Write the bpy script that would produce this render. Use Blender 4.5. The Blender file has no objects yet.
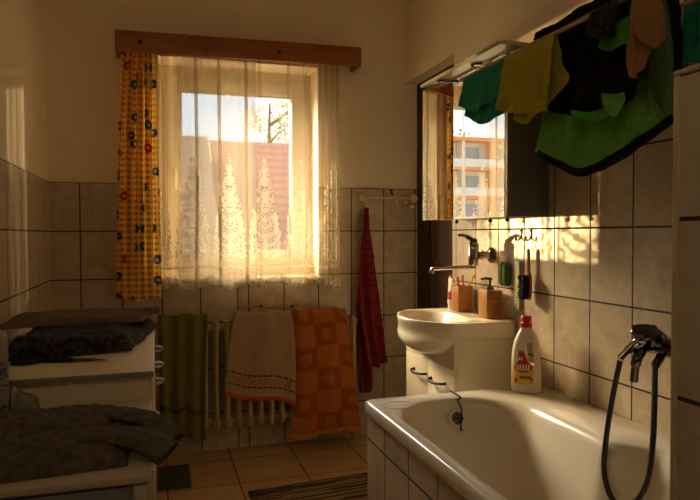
import bpy, bmesh, math, random
from mathutils import Vector, Matrix, noise
random.seed(7)
C = bpy.context.scene.collection
PI = math.pi

# ------------------------------------------------------------------ camera
F, YAW, PIT, ROL, H = 623.67, 0.2999, 0.025, -0.0029, 1.1846
cy, sy, cp, sp, cr, sr = math.cos(YAW), math.sin(YAW), math.cos(PIT), math.sin(PIT), math.cos(ROL), math.sin(ROL)
fwd = Vector((sy*cp, cy*cp, -sp)); r0 = Vector((cy, -sy, 0)); u0 = r0.cross(fwd)
rt = r0*cr + u0*sr; up = u0*cr - r0*sr
cam = bpy.data.cameras.new('camera'); cam.sensor_width = 36; cam.lens = F/700*36; cam.clip_start = 0.03; cam.clip_end = 500
co = bpy.data.objects.new('camera', cam); C.objects.link(co)
co.matrix_world = Matrix(((rt.x, up.x, -fwd.x, 0), (rt.y, up.y, -fwd.y, 0), (rt.z, up.z, -fwd.z, H), (0, 0, 0, 1)))
bpy.context.scene.camera = co
EYE = Vector((0, 0, H))
def ray(px, py):
    return fwd + rt*((px-350)/F) - up*((py-250)/F)
def atx(px, py, X): d = ray(px, py); return EYE + d*(X/d.x)
def aty(px, py, Y): d = ray(px, py); return EYE + d*(Y/d.y)
def atz(px, py, Z): d = ray(px, py); return EYE + d*((Z-H)/d.z)

YB, XR, XL, ZT = 3.4714, 1.4127, -0.5193, 1.4547

# ------------------------------------------------------------------ materials
class NT:
    def __init__(s, name):
        s.m = bpy.data.materials.new(name); s.m.use_nodes = True
        s.t = s.m.node_tree; s.n = s.t.nodes; s.n.clear()
        s.out = s.n.new('ShaderNodeOutputMaterial')
    def node(s, typ, ins=None, **kw):
        n = s.n.new(typ)
        for k, v in kw.items(): setattr(n, k, v)
        for k, v in (ins or {}).items(): s.put(n.inputs[k], v)
        return n
    def put(s, sock, v):
        if isinstance(v, bpy.types.NodeSocket): s.t.links.new(v, sock)
        elif isinstance(v, (tuple, list)) and len(v) == 3 and sock.type == 'RGBA': sock.default_value = (*v, 1)
        else: sock.default_value = v
    def math(s, op, a, b=0.0, c=0.0, clamp=False):
        n = s.node('ShaderNodeMath', operation=op, use_clamp=clamp)
        s.put(n.inputs[0], a); s.put(n.inputs[1], b)
        if op in ('MULTIPLY_ADD', 'WRAP', 'COMPARE', 'SMOOTH_MIN'): s.put(n.inputs[2], c)
        return n.outputs[0]
    def mix(s, f, a, b):
        n = s.node('ShaderNodeMix', data_type='RGBA')
        s.put(n.inputs['Factor'], f); s.put(n.inputs[6], a); s.put(n.inputs[7], b)
        return n.outputs[2]
    def ramp(s, f, *stops):
        n = s.node('ShaderNodeValToRGB'); s.put(n.inputs[0], f)
        e = n.color_ramp.elements
        while len(e) < len(stops): e.new(0.5)
        for k, (p, c) in enumerate(stops): e[k].position = p; e[k].color = (*c, 1)
        return n.outputs[0]
    def obj(s): return s.node('ShaderNodeTexCoord').outputs['Object']
    def uv(s):
        v = s.node('ShaderNodeTexCoord').outputs['UV']
        n = s.node('ShaderNodeSeparateXYZ', {0: v}); return v, n.outputs[0], n.outputs[1]
    def sep(s, v):
        n = s.node('ShaderNodeSeparateXYZ', {0: v}); return n.outputs
    def comb(s, x, y, z=0.0): return s.node('ShaderNodeCombineXYZ', {0: x, 1: y, 2: z}).outputs[0]
    def noise(s, v, scale, detail=4, rough=.55, dist=0): 
        return s.node('ShaderNodeTexNoise', {'Vector': v, 'Scale': scale, 'Detail': detail, 'Roughness': rough, 'Distortion': dist}).outputs[0]
    def voro(s, v, scale, feature='F1', out='Distance', dim='3D'):
        return s.node('ShaderNodeTexVoronoi', {'Vector': v, 'Scale': scale}, feature=feature, voronoi_dimensions=dim).outputs[out]
    def bump(s, h, strength=.3, dist=.01):
        return s.node('ShaderNodeBump', {'Height': h, 'Strength': strength, 'Distance': dist}).outputs[0]
    def bsdf(s, col, rough=.5, metal=0, normal=None, **kw):
        ins = {'Base Color': col, 'Roughness': rough, 'Metallic': metal}
        if normal is not None: ins['Normal'] = normal
        ins.update(kw)
        return s.node('ShaderNodeBsdfPrincipled', ins).outputs[0]
    def done(s, sh): s.t.links.new(sh, s.out.inputs[0]); return s.m

def plain(name, col, rough=.5, metal=0, vary=.08, scale=14, bump=0, **kw):
    t = NT(name); v = t.obj(); n = t.noise(v, scale)
    c = t.mix(n, tuple(x*(1-vary) for x in col), tuple(min(1, x*(1+vary)) for x in col))
    nb = t.bump(t.noise(v, scale*8), bump, .002) if bump else None
    return t.done(t.bsdf(c, rough, metal, nb, **kw))

def fabric(name, col, col2=None, scale=30, transl=.15, weave=900, mottled=.6, rough=.9):
    t = NT(name); v = t.obj(); n = t.noise(v, scale, 5)
    f = t.math('MULTIPLY', t.math('SUBTRACT', n, .35), 1.0/.3*mottled, clamp=True)
    c = t.mix(f, col, col2 or tuple(x*.75 for x in col))
    nb = t.bump(t.noise(v, weave, 2), .4, .002)
    a = t.bsdf(c, rough, 0, nb, **{'Specular IOR Level': .15})
    b = t.node('ShaderNodeBsdfTranslucent', {'Color': c}).outputs[0]
    return t.done(t.node('ShaderNodeMixShader', {0: transl, 1: a, 2: b}).outputs[0])

def tile_mat(name, axis, off, zoff, col1, col2, mort, w=.2, h=.25, ms=.0033, rough=.28, special=None):
    t = NT(name); o = t.sep(t.obj())
    a = {'x': o[0], 'y': o[1]}[axis[0]]; b = {'z': o[2], 'y': o[1]}[axis[1]]
    if special:
        cut, off2 = special
        sel = t.math('GREATER_THAN', a, cut)
        u = t.math('SUBTRACT', a, t.math('ADD', off, t.math('MULTIPLY', sel, off2-off)))
    else: u = t.math('SUBTRACT', a, off)
    vec = t.comb(u, t.math('SUBTRACT', b, zoff))
    vec = t.node('ShaderNodeVectorMath', {0: vec, 1: (20*w, 20*h, 0)}, operation='ADD').outputs[0]
    br = t.node('ShaderNodeTexBrick', {'Vector': vec, 'Scale': 1.0, 'Mortar Size': ms, 'Mortar Smooth': .1, 'Bias': 0.0,
                'Brick Width': w, 'Row Height': h, 'Color1': (0, 0, 0), 'Color2': (1, 1, 1), 'Mortar': (0, 0, 0)},
                offset=0.0, offset_frequency=2, squash=1.0, squash_frequency=2)
    rnd = br.outputs['Color']; fac = br.outputs['Fac']
    shift = t.node('ShaderNodeVectorMath', {0: rnd, 1: (7.3, 3.1, 5.7)}, operation='MULTIPLY').outputs[0]
    pv = t.node('ShaderNodeVectorMath', {0: t.obj(), 1: shift}, operation='ADD').outputs[0]
    n1 = t.noise(pv, 7, 6, .62, 1.2); n2 = t.noise(pv, 26, 5, .6, .6)
    f = t.math('ADD', t.math('MULTIPLY', n1, .75), t.math('MULTIPLY', n2, .45))
    f = t.math('MULTIPLY', t.math('SUBTRACT', f, .42), 3.0, clamp=True)
    c = t.mix(f, col1, col2)
    c = t.mix(t.math('MULTIPLY', t.sep(rnd)[0], .16), c, tuple(x*.7 for x in col1))
    c = t.mix(fac, c, mort)
    r = t.math('ADD', rough, t.math('MULTIPLY', fac, .5))
    nb = t.bump(t.math('ADD', t.math('MULTIPLY', fac, -1.0), t.math('MULTIPLY', n2, .06)), .5, .004)
    return t.done(t.bsdf(c, r, 0, nb))

M = {}
TC1, TC2, TM = (.40, .315, .21), (.62, .50, .355), (.035, .02, .011)
M['tile_back'] = tile_mat('back_tile', 'xz', .4231, ZT, TC1, TC2, TM, special=(.453, 1.0827))
M['tile_left'] = tile_mat('left_tile', 'yz', YB-.14, ZT, TC1, TC2, TM)
M['tile_right'] = tile_mat('right_tile', 'yz', 2.592-.6, ZT, TC1, TC2, TM)
M['tile_bath'] = tile_mat('bath_tile', 'yz', 1.893, .467, TC1, TC2, TM)
M['tile_part'] = tile_mat('partition_tile', 'yz', .70, ZT, (.46, .42, .34), (.64, .60, .50), TM)
M['floor'] = tile_mat('floor_tile', 'xy', .365, 2.97, (.42, .26, .12), (.56, .36, .18), (.05, .03, .016), w=.33, h=.33, ms=.003, rough=.3)
def paint(name, col):
    t = NT(name); v = t.obj(); n = t.noise(v, 2.2, 5); n2 = t.noise(v, 180, 3)
    c = t.mix(n, tuple(x*.93 for x in col), col)
    return t.done(t.bsdf(c, .75, 0, t.bump(n2, .25, .003), **{'Specular IOR Level': .25}))
M['paint'] = paint('cream_wall_paint', (.88, .77, .58))
M['ceiling'] = paint('ceiling_paint', (.88, .80, .66))
M['upvc'] = plain('white_plastic_frame', (.86, .80, .66), .35, vary=.03)
M['white'] = plain('white_lacquer', (.76, .68, .52), .38, vary=.05, scale=6)
M['white_dull'] = plain('white_melamine', (.50, .45, .36), .5, vary=.06, scale=5)
M['grey_panel'] = plain('blue_grey_panel', (.20, .22, .23), .5, vary=.06)
M['trim_grey'] = plain('grey_edge_band', (.24, .25, .25), .45)
M['ceramic'] = plain('glazed_ceramic', (.82, .74, .58), .12, vary=.04, scale=5)
M['acrylic'] = plain('white_acrylic', (.80, .72, .58), .16, vary=.04, scale=3)
M['chrome'] = plain('chrome', (.55, .50, .44), .10, 1, vary=.03)
M['chrome_dark'] = plain('darkened_chrome', (.16, .145, .13), .12, 1, vary=.05)  # darkened to put the mixer's dark room reflections into the colour
M['black'] = plain('black_plastic', (.012, .011, .010), .5, **{'Specular IOR Level': .2})
M['rubber'] = plain('dark_hose', (.05, .045, .04), .35, .6)
t = NT('mirror_glass'); M['mirror'] = t.done(t.bsdf(t.mix(t.noise(t.obj(), 3), (.90, .90, .88), (.93, .93, .91)), .012, 1))
M['cabinet'] = plain('shaded_cabinet_board', (.13, .135, .13), .45)  # dark because the near side's shade is put into the colour
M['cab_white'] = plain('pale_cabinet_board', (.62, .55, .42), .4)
t = NT('window_glass'); fr = t.node('ShaderNodeFresnel', {0: 1.45}).outputs[0]
g = t.node('ShaderNodeBsdfGlossy', {'Color': (1, 1, 1), 'Roughness': .02}).outputs[0]
tr = t.node('ShaderNodeBsdfTransparent', {0: t.mix(t.noise(t.obj(), 2), (.95, .96, .96), (.98, .98, .98))}).outputs[0]
M['glass'] = t.done(t.node('ShaderNodeMixShader', {0: t.math('MULTIPLY', fr, .6), 1: tr, 2: g}).outputs[0])

def wood(name, c1, c2, axis=0, scale=1.0, rough=.45, knots=True):
    t = NT(name); o = t.obj()
    sc = [60*scale]*3; sc[axis] = 4*scale
    v = t.node('ShaderNodeVectorMath', {0: o, 1: tuple(sc)}, operation='MULTIPLY').outputs[0]
    n = t.noise(v, 1.0, 6, .6, .8)
    c = t.ramp(n, (.3, c1), (.62, c2))
    if knots:
        sk = [22*scale]*3; sk[axis] = 7*scale
        vk = t.node('ShaderNodeVectorMath', {0: o, 1: tuple(sk)}, operation='MULTIPLY').outputs[0]
        d = t.voro(vk, 1.0)
        k = t.math('LESS_THAN', d, .11)
        c = t.mix(t.math('MULTIPLY', k, .9), c, tuple(x*.12 for x in c1))
    return t.done(t.bsdf(c, rough, 0, t.bump(n, .15, .003)))
M['pelmet'] = wood('pine_pelmet', (.21, .058, .012), (.36, .115, .026), 0, .55)
M['bamboo'] = wood('bamboo', (.28, .105, .022), (.42, .18, .045), 0, 1.0, .4, False)
M['peg_wood'] = wood('turned_beech', (.66, .48, .26), (.80, .62, .36), 0, 1.2, .4, False)
M['door'] = wood('dark_brown_door', (.05, .020, .008), (.085, .036, .014), 2, .6, .4, False)
M['door_frame'] = wood('brown_door_frame', (.065, .030, .013), (.10, .05, .022), 2, .6, .4, False)
M['rod'] = wood('wooden_rod', (.36, .24, .12), (.48, .33, .18), 1, 1.0, .5, False)
M['brush_wood'] = wood('reddish_wood', (.30, .10, .03), (.42, .16, .05), 2, 1.0, .4, False)
M['radiator'] = plain('cream_enamel', (.46, .34, .15), .35, vary=.08)

# ------------------------------------------------------------------ mesh helpers
class B:
    def __init__(s): s.b = bmesh.new(); s.uv = s.b.loops.layers.uv.new('UVMap')
    def box(s, x0, x1, y0, y1, z0, z1, bev=0.0, seg=2, rot=0, piv=None):
        vs = bmesh.ops.create_cube(s.b, size=1)['verts']
        c = Vector(((x0+x1)/2, (y0+y1)/2, (z0+z1)/2)); d = (abs(x1-x0), abs(y1-y0), abs(z1-z0))
        for v in vs: v.co = Vector((v.co.x*d[0], v.co.y*d[1], v.co.z*d[2])) + c
        if bev:
            es = list({e for v in vs for e in v.link_edges})
            r = bmesh.ops.bevel(s.b, geom=es, offset=bev, segments=seg, affect='EDGES', profile=.5)
            vs = list({v for f in r['faces'] for v in f.verts} | {v for v in vs if v.is_valid})
        if rot:
            p = Vector(piv) if piv else c; R = Matrix.Rotation(rot, 3, 'Z')
            for v in vs: v.co = R @ (v.co-p) + p
        return vs
    def loft(s, rings, closed=True, cap0=True, cap1=True):
        vr = [[s.b.verts.new(p) for p in r] for r in rings]
        n = len(rings[0])
        for a, b in zip(vr, vr[1:]):
            for i in range(n if closed else n-1):
                j = (i+1) % n
                try: s.b.faces.new((a[i], a[j], b[j], b[i]))
                except ValueError: pass
        if closed and cap0: s.b.faces.new(list(reversed(vr[0])))
        if closed and cap1: s.b.faces.new(vr[-1])
        return vr
    def tube(s, path, rad, n=12, cap=True):
        P = [Vector(p) for p in path]
        R = rad if isinstance(rad, (list, tuple)) else [rad]*len(P)
        rings = []; prev = None
        for i, p in enumerate(P):
            t = (P[min(i+1, len(P)-1)] - P[max(i-1, 0)]).normalized()
            if prev is None:
                a = Vector((0, 0, 1)) if abs(t.z) < .9 else Vector((1, 0, 0))
                u = t.cross(a).normalized()
            else:
                u = (prev - t*prev.dot(t)).normalized()
            w = t.cross(u); prev = u
            rings.append([p + (u*math.cos(2*PI*k/n) + w*math.sin(2*PI*k/n))*R[i] for k in range(n)])
        s.loft(rings, True, cap, cap)
    def lathe(s, prof, c, axis='z', n=24):
        rings = []
        c = Vector(c)
        ax = axis if isinstance(axis, Vector) else {'x': Vector((1, 0, 0)), 'y': Vector((0, 1, 0)), 'z': Vector((0, 0, 1))}[axis]
        ax = ax.normalized(); a = Vector((0, 0, 1)) if abs(ax.z) < .9 else Vector((1, 0, 0))
        u = ax.cross(a).normalized(); w = ax.cross(u)
        for r, h in prof:
            r = max(r, 1e-5)
            rings.append([c + ax*h + (u*math.cos(2*PI*k/n) + w*math.sin(2*PI*k/n))*r for k in range(n)])
        s.loft(rings)
    def ball(s, c, r, sc=(1, 1, 1), n=16):
        vs = bmesh.ops.create_uvsphere(s.b, u_segments=n, v_segments=max(6, n//2), radius=r)['verts']
        for v in vs: v.co = Vector((v.co.x*sc[0], v.co.y*sc[1], v.co.z*sc[2])) + Vector(c)
    def grid(s, rows, uvs=None, flip=False):
        vr = [[s.b.verts.new(p) for p in r] for r in rows]
        for i in range(len(vr)-1):
            for j in range(len(vr[0])-1):
                q = [(i, j), (i, j+1), (i+1, j+1), (i+1, j)]
                if flip: q.reverse()
                f = s.b.faces.new([vr[a][b] for a, b in q])
                if uvs:
                    for l, (a, b) in zip(f.loops, q): l[s.uv].uv = uvs[a][b]
        return vr
    def prism(s, pts, d):   # polygon (list of 3-D points) extruded by vector d
        d = Vector(d); a = [s.b.verts.new(p) for p in pts]; b = [s.b.verts.new(Vector(p)+d) for p in pts]
        s.b.faces.new(a); s.b.faces.new(list(reversed(b)))
        n = len(a)
        for i in range(n): s.b.faces.new((a[i], b[i], b[(i+1) % n], a[(i+1) % n]))

ORG = {}
def thing(name, label, cat, loc, group=None):
    o = bpy.data.objects.new(name, None); C.objects.link(o); o.location = loc; o.empty_display_size = .05
    o['label'] = label; o['category'] = cat
    if group: o['group'] = group
    ORG[o.name] = Vector(loc); return o
def obj(name, b, m, parent=None, label=None, cat=None, group=None, kind=None, smooth=True, solid=0, sub=0, angle=40, origin=None):
    bm = b.b; bmesh.ops.recalc_face_normals(bm, faces=bm.faces) if not solid else None
    org = ORG[parent.name] if parent else Vector(origin) if origin else Vector((0, 0, 0))
    if org.length: bmesh.ops.translate(bm, verts=bm.verts, vec=-org)
    me = bpy.data.meshes.new(name); bm.to_mesh(me); bm.free()
    o = bpy.data.objects.new(name, me); C.objects.link(o)
    for mm in (m if isinstance(m, list) else [m]): me.materials.append(mm)
    if smooth:
        for p in me.polygons: p.use_smooth = True
        try: me.set_sharp_from_angle(angle=math.radians(angle))
        except Exception: pass
    if solid:
        md = o.modifiers.new('thickness', 'SOLIDIFY'); md.thickness = solid; md.offset = 0
    if sub:
        md = o.modifiers.new('smooth', 'SUBSURF'); md.levels = sub; md.render_levels = sub
    if parent: o.parent = parent
    elif origin: o.location = origin
    ORG[o.name] = org
    if label: o['label'] = label
    if cat: o['category'] = cat
    if group: o['group'] = group
    if kind: o['kind'] = kind
    return o
def struct(name, b, m, parent=None, smooth=False): return obj(name, b, m, parent, kind=None if parent else 'structure', smooth=smooth)
def copy_tree(o, loc, label=None):
    c = o.copy(); C.objects.link(c); c.location = loc
    if label: c['label'] = label
    ORG[c.name] = Vector(loc)
    for ch in [x for x in bpy.data.objects if x.parent == o]:
        d = ch.copy(); C.objects.link(d); d.parent = c
        for g in [x for x in bpy.data.objects if x.parent == ch]:
            e = g.copy(); C.objects.link(e); e.parent = d
    return c

def cat(p0, p1, p2, p3, t):
    return .5*((2*p1) + (p2-p0)*t + (2*p0-5*p1+4*p2-p3)*t*t + (-p0+3*p1-3*p2+p3)*t**3)
def curve(P, n):
    P = [Vector(p) for p in P]; out = []
    for k in range(n):
        x = k/(n-1)*(len(P)-1); i = min(int(x), len(P)-2); t = x-i
        out.append(cat(P[max(i-1, 0)], P[i], P[i+1], P[min(i+2, len(P)-1)], t))
    return out
def net(rows, nu, nv):     # control rows (top to bottom) of 3-D points -> smooth nv x nu rows
    fine = [curve(r, nu) for r in rows]
    cols = [curve([r[j] for r in fine], nv) for j in range(nu)]
    return [[cols[j][i] for j in range(nu)] for i in range(nv)]
def sheet(b, rows, nu, nv, nrm, fold=.01, nf=5, wr=.004, seed=0, grow=True, uvscale=None):
    g = net(rows, nu, nv); nrm = Vector(nrm)
    uvs = []
    for i in range(nv):
        uu = []
        for j in range(nu):
            u = j/(nu-1); v = i/(nv-1); p = g[i][j]
            k = (.25+.75*v) if grow else 1
            w = noise.noise(Vector((u*1.7+seed, v*.8, seed*.37)))
            d = fold*k*math.sin(2*PI*(nf*u + .55*w + .12*v)) + wr*noise.noise(p*26+Vector((seed, 0, 0))) + .6*wr*noise.noise(p*60)
            g[i][j] = p + nrm*d
            uu.append((u, v))
        uvs.append(uu)
    if uvscale:
        uvs = [[(x*uvscale[0], y*uvscale[1]) for x, y in r] for r in uvs]
    b.grid(g, uvs); return g

# ------------------------------------------------------------------ the room
XJ = 1.4975           # plane of the door in the recess
b = B()
WX0, WX1, WZ0, WZ1 = .013, .885, .945, 2.135
PY = YB+.006
b.box(-.60, WX0, PY, 3.82, 0, 2.6); b.box(WX1, 1.75, PY, 3.82, 0, 2.6)
b.box(WX0, WX1, PY, 3.82, 0, WZ0); b.box(WX0, WX1, PY, 3.82, WZ1, 2.6)
struct('wall_back', b, M['paint'])
b = B()
b.box(XL-.004, WX0, YB, PY+.002, 0, ZT); b.box(WX1, XJ, YB, PY+.002, 0, ZT); b.box(WX0, WX1, YB, PY+.002, 0, WZ0)
struct('trim_1', b, M['tile_back'])
b = B(); b.box(XL-.15, XL-.006, -1.35, PY+.01, 0, 2.6); struct('wall_left', b, M['paint'])
b = B(); b.box(XL-.008, XL, -1.3, YB, 0, ZT); struct('trim_2', b, M['tile_left'])
b = B()
PXR = XR+.006
b.box(PXR, PXR+.085, 2.828, PY+.01, 2.08, 2.6)
b.box(PXR, PXR+.2, -1.35, 2.828, 0, 2.6)
b.box(XJ+.06, XJ+.2, 2.82, 3.6, 0, 2.6)
struct('wall_right', b, M['paint'])
b = B(); b.box(XR, PXR+.002, .0, 2.830, 0, 1.81); struct('trim_3', b, M['tile_right'])
b = B(); b.box(XL-.2, 1.8, -1.5, -1.35, 0, 2.6); struct('wall_front', b, M['paint'])
b = B(); b.box(-.7, 1.9, -1.5, 3.83, -.12, 0); struct('floor', b, M['floor'])
b = B(); b.box(-.7, 1.9, -1.5, 3.83, 2.6, 2.72); struct('ceiling', b, M['ceiling'])

# door in the right wall beside the window wall
b = B(); b.box(XJ, XJ+.05, 3.30, PY, 0, 2.08, .003); b.box(XJ, XJ+.05, 2.832, 3.30, 2.02, 2.08, .003)
M['door'] = wood('black_brown_frame', (.014, .007, .004), (.026, .012, .006), 2, .6, .5, False)
d = struct('door_1', b, M['door'])
b = B(); b.box(XJ+.02, XJ+.055, 2.832, 3.296, .005, 2.018, .003); struct('door_leaf', b, M['door_frame'], d)
b = B(); b.box(XJ+.008, XJ+.03, 3.270, 3.296, .005, 2.018, .004); struct('door_edge', b, M['door_frame'], d)
# door behind the camera
b = B(); b.box(.2, 1.0, -1.348, -1.31, 0, 2.0, .004); d = struct('door_2', b, M['door_frame'])
b = B(); b.tube([(.28, -1.30, 1.02), (.28, -1.26, 1.02), (.38, -1.26, 1.02)], .009); obj('door_handle', b, M['chrome'], d)

# partition at the near end of the bath
b = B(); b.box(.694, XR+.001, .56, .698, 0, 1.401); struct('wall_partition', b, M['tile_part'])
b = B(); b.box(.690, XR, .553, .704, 1.403, 1.411, .003); b.box(.6895, .697, .694, .7025, 0, 1.403, .002)
struct('trim_4', b, plain('pale_edge_strip', (.62, .52, .34), .35))

# window
FY0, FY1 = 3.665, 3.735
b = B()
GX0, GX1, GZ0, GZ1 = .138, .768, 1.093, 1.997
def ring(b, x0, x1, z0, z1, w, y0, y1, bev=.004):
    wl = w if isinstance(w, tuple) else (w,)*4
    b.box(x0, x0+wl[0], y0, y1, z0, z1, bev); b.box(x1-wl[1], x1, y0, y1, z0, z1, bev)
    b.box(x0+wl[0]*.5, x1-wl[1]*.5, y0+.0005, y1-.0005, z0, z0+wl[2], bev); b.box(x0+wl[0]*.5, x1-wl[1]*.5, y0+.0005, y1-.0005, z1-wl[3], z1, bev)
ring(b, WX0-.005, WX1+.005, WZ0-.005, WZ1+.005, (.058, .055, .075, .068), FY0, FY1)
win = struct('window_1', b, M['upvc'], smooth=True)
b = B(); ring(b, .058, .838, 1.008, 2.078, (.080, .070, .085, .081), FY0-.018, FY1-.012, .006); struct('window_frame', b, M['upvc'], win, True)
b = B(); ring(b, GX0-.004, GX1+.004, GZ0-.004, GZ1+.004, .008, FY0-.010, FY0+.030, .003); struct('glazing_bead', b, plain('grey_gasket', (.30, .27, .22), .6), win, True)
b = B(); b.box(GX0-.002, GX1+.002, FY0+.012, FY0+.018, GZ0-.002, GZ1+.002); struct('window_pane', b, M['glass'], win)
b = B(); b.box(WX0-.012, WX1+.012, 3.44, FY0+.01, WZ0-.022, WZ0+.004, .006); struct('window_sill', b, M['upvc'], win, True)
b = B(); b.box(.086, .108, FY0-.030, FY0-.016, 1.50, 1.57, .004); b.tube([(.097, FY0-.03, 1.545), (.097, FY0-.055, 1.545), (.097, FY0-.055, 1.44)], .008); struct('window_handle', b, M['upvc'], win, True)

# ------------------------------------------------------------------ pelmet and curtains
t = thing('curtain_pelmet', 'stained pine pelmet board with dark knots above the window', 'pelmet', (.455, 3.40, 2.165))
b = B()
def tilt(vs): 
    for v in vs: v.co.z += (v.co.x-.455)*.016
tilt(b.box(-.192, 1.10, 3.33, 3.352, 2.112, 2.218, .003)); obj('front_board', b, M['pelmet'], t)
for x0, x1 in ((-.192, -.170), (1.078, 1.10)):
    b = B(); tilt(b.box(x0, x1, 3.353, PY-.001, 2.112, 2.218, .003)); obj('end_board', b, M['pelmet'], t)
b = B(); tilt(b.box(-.168, 1.076, 3.353, PY-.001, 2.196, 2.214)); obj('top_board', b, M['pelmet'], t)
for yy in (3.385, 3.42):
    b = B(); b.tube([(-.168, yy, 2.165), (1.076, yy, 2.183)], .007); obj('curtain_rail', b, M['door_frame'], t)
for (x, y) in ((140, 42), (279, 52), (190, 38), (207, 51)):
    p = aty(x, y, 3.33); b = B(); b.lathe([(.0, -.004), (.011 if x in (140, 279) else .005, -.003), (.011 if x in (140, 279) else .005, .0005)], (p.x, 3.3305, p.z), 'y', 12)
    obj('knot', b, M['black'], t, label='dark knot in the pine')

# net curtain
def lace_mat():
    t = NT('cream_lace_net'); uvv, u, v = t.uv()
    P = .193
    cell = t.math('FRACT', t.math('ADD', t.math('DIVIDE', u, P), 3.557))
    du = t.math('MULTIPLY', t.math('ABSOLUTE', t.math('SUBTRACT', cell, .5)), 2.0)
    # flower tree motif between .14 and .66 above the hem
    hv = t.math('DIVIDE', t.math('SUBTRACT', v, .15), .57)
    env = t.math('MULTIPLY', t.math('SUBTRACT', 1.0, t.math('POWER', t.math('MAXIMUM', hv, 0.0), 1.6)), .92)
    wob = t.math('MULTIPLY', t.math('SUBTRACT', t.noise(uvv, 28, 2), .5), .5)
    inside = t.math('MULTIPLY', t.math('LESS_THAN', t.math('ADD', du, wob), env), t.math('GREATER_THAN', hv, 0.0))
    md = t.comb(t.math('MULTIPLY', du, P*.5), v)
    d = t.voro(md, 34, 'F1', dim='2D'); d2 = t.voro(md, 34, 'DISTANCE_TO_EDGE', dim='2D')
    petals = t.math('MAXIMUM', t.math('LESS_THAN', d, .30), t.math('LESS_THAN', d2, .09))
    big = t.voro(md, 15, 'F1', dim='2D')
    rose = t.math('LESS_THAN', t.math('ABSOLUTE', t.math('SUBTRACT', big, .38)), .09)
    pat = t.math('MULTIPLY', inside, t.math('MAXIMUM', petals, rose))
    # hem band of lace
    hem = t.math('LESS_THAN', v, t.math('ADD', .045, t.math('MULTIPLY', t.math('SINE', t.math('MULTIPLY', u, 2*PI/P)), .012)))
    hemp = t.math('MULTIPLY', hem, t.math('GREATER_THAN', t.voro(uvv, 70, 'F1', dim='2D'), .28))
    # bottom zigzag
    zig = t.math('LESS_THAN', t.math('ABSOLUTE', t.math('SUBTRACT', v, t.math('ADD', .125, t.math('MULTIPLY', du, -.035)))), .005)
    pat = t.math('MAXIMUM', pat, t.math('MAXIMUM', hemp, zig))
    thread = t.math('MULTIPLY', t.noise(t.comb(t.math('MULTIPLY', u, 60.0), t.math('MULTIPLY', v, 1.2)), 1.0, 3), .10)
    thin = t.math('MULTIPLY', t.math('GREATER_THAN', u, .055), t.math('LESS_THAN', u, .108))
    dense = t.math('MULTIPLY', t.math('GREATER_THAN', u, .108), t.math('LESS_THAN', u, .52))
    right = t.math('MULTIPLY', t.math('GREATER_THAN', u, .52), .05)
    base = t.math('ADD', t.math('SUBTRACT', t.math('SUBTRACT', .14, right), t.math('MULTIPLY', thin, .13)), t.math('MULTIPLY', dense, .32))
    opac = t.math('ADD', t.math('ADD', base, thread), t.math('ADD', t.math('MULTIPLY', pat, .42), t.math('MULTIPLY', hem, .22)), clamp=True)
    col = t.mix(pat, (.66, .55, .38), (.80, .70, .50))
    df = t.node('ShaderNodeBsdfDiffuse', {0: col}).outputs[0]
    tl = t.node('ShaderNodeBsdfTranslucent', {0: col}).outputs[0]
    cl = t.node('ShaderNodeMixShader', {0: t.math('ADD', .17, t.math('MULTIPLY', dense, .07)), 1: df, 2: tl}).outputs[0]
    tp = t.node('ShaderNodeBsdfTransparent', {0: (1, .985, .95)}).outputs[0]
    return t.done(t.node('ShaderNodeMixShader', {0: opac, 1: tp, 2: cl}).outputs[0])
M['lace'] = lace_mat()
NY = 3.415
def net_path():
    pleats = [.035, .065, .10, .205, .325, .47, .545, .70, .80, .885, .915, .95, .985]
    pts = []; x = -.09
    while x < 1.0:
        near = [p for p in pleats if abs(p-x) < .004]
        y = NY + .010*math.sin(x*31) + .006*math.sin(x*77+1)
        pts.append((x, y))
        if near:
            pleats.remove(near[0]); w = .011
            pts += [(x+.007, y-.008), (x+.003, y-.014), (x-w*.6, y-.010), (x-w, y-.002), (x-w*.4, y+.004), (x+.006, y+.004)]
        x += .008
    return pts
b = B(); path = net_path(); s = 0; rows = []; uvs = []
S = [0]
for a, c in zip(path, path[1:]): S.append(S[-1] + math.hypot(c[0]-a[0], c[1]-a[1]))
nv = 46
for i in range(nv+1):
    f = i/nv; r = []; uu = []
    for (x, y), s in zip(path, S):
        zt = 2.15 + (x-.45)*.016; zb = .918 - .026*abs(math.cos(PI*(x-.182)/.193)) + (.0 if x < .86 else -.008)
        z = zt + (zb-zt)*f
        xx = x + .010*noise.noise(Vector((x*3, f*2.2, 4.0)))*f
        yy = y - .012*f*math.sin(x*19+.8) + .006*noise.noise(Vector((x*9, f*3, 1)))
        yy = min(yy, 3.434)
        r.append((xx, yy, z)); uu.append((x, (z-zb)))
    rows.append(r); uvs.append(uu)
b.grid(rows, uvs)
obj('net_curtain', b, M['lace'], None, 'sheer cream lace net curtain with scalloped hem covering the window', 'curtain', angle=180, origin=(.45, NY, .9))

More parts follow.
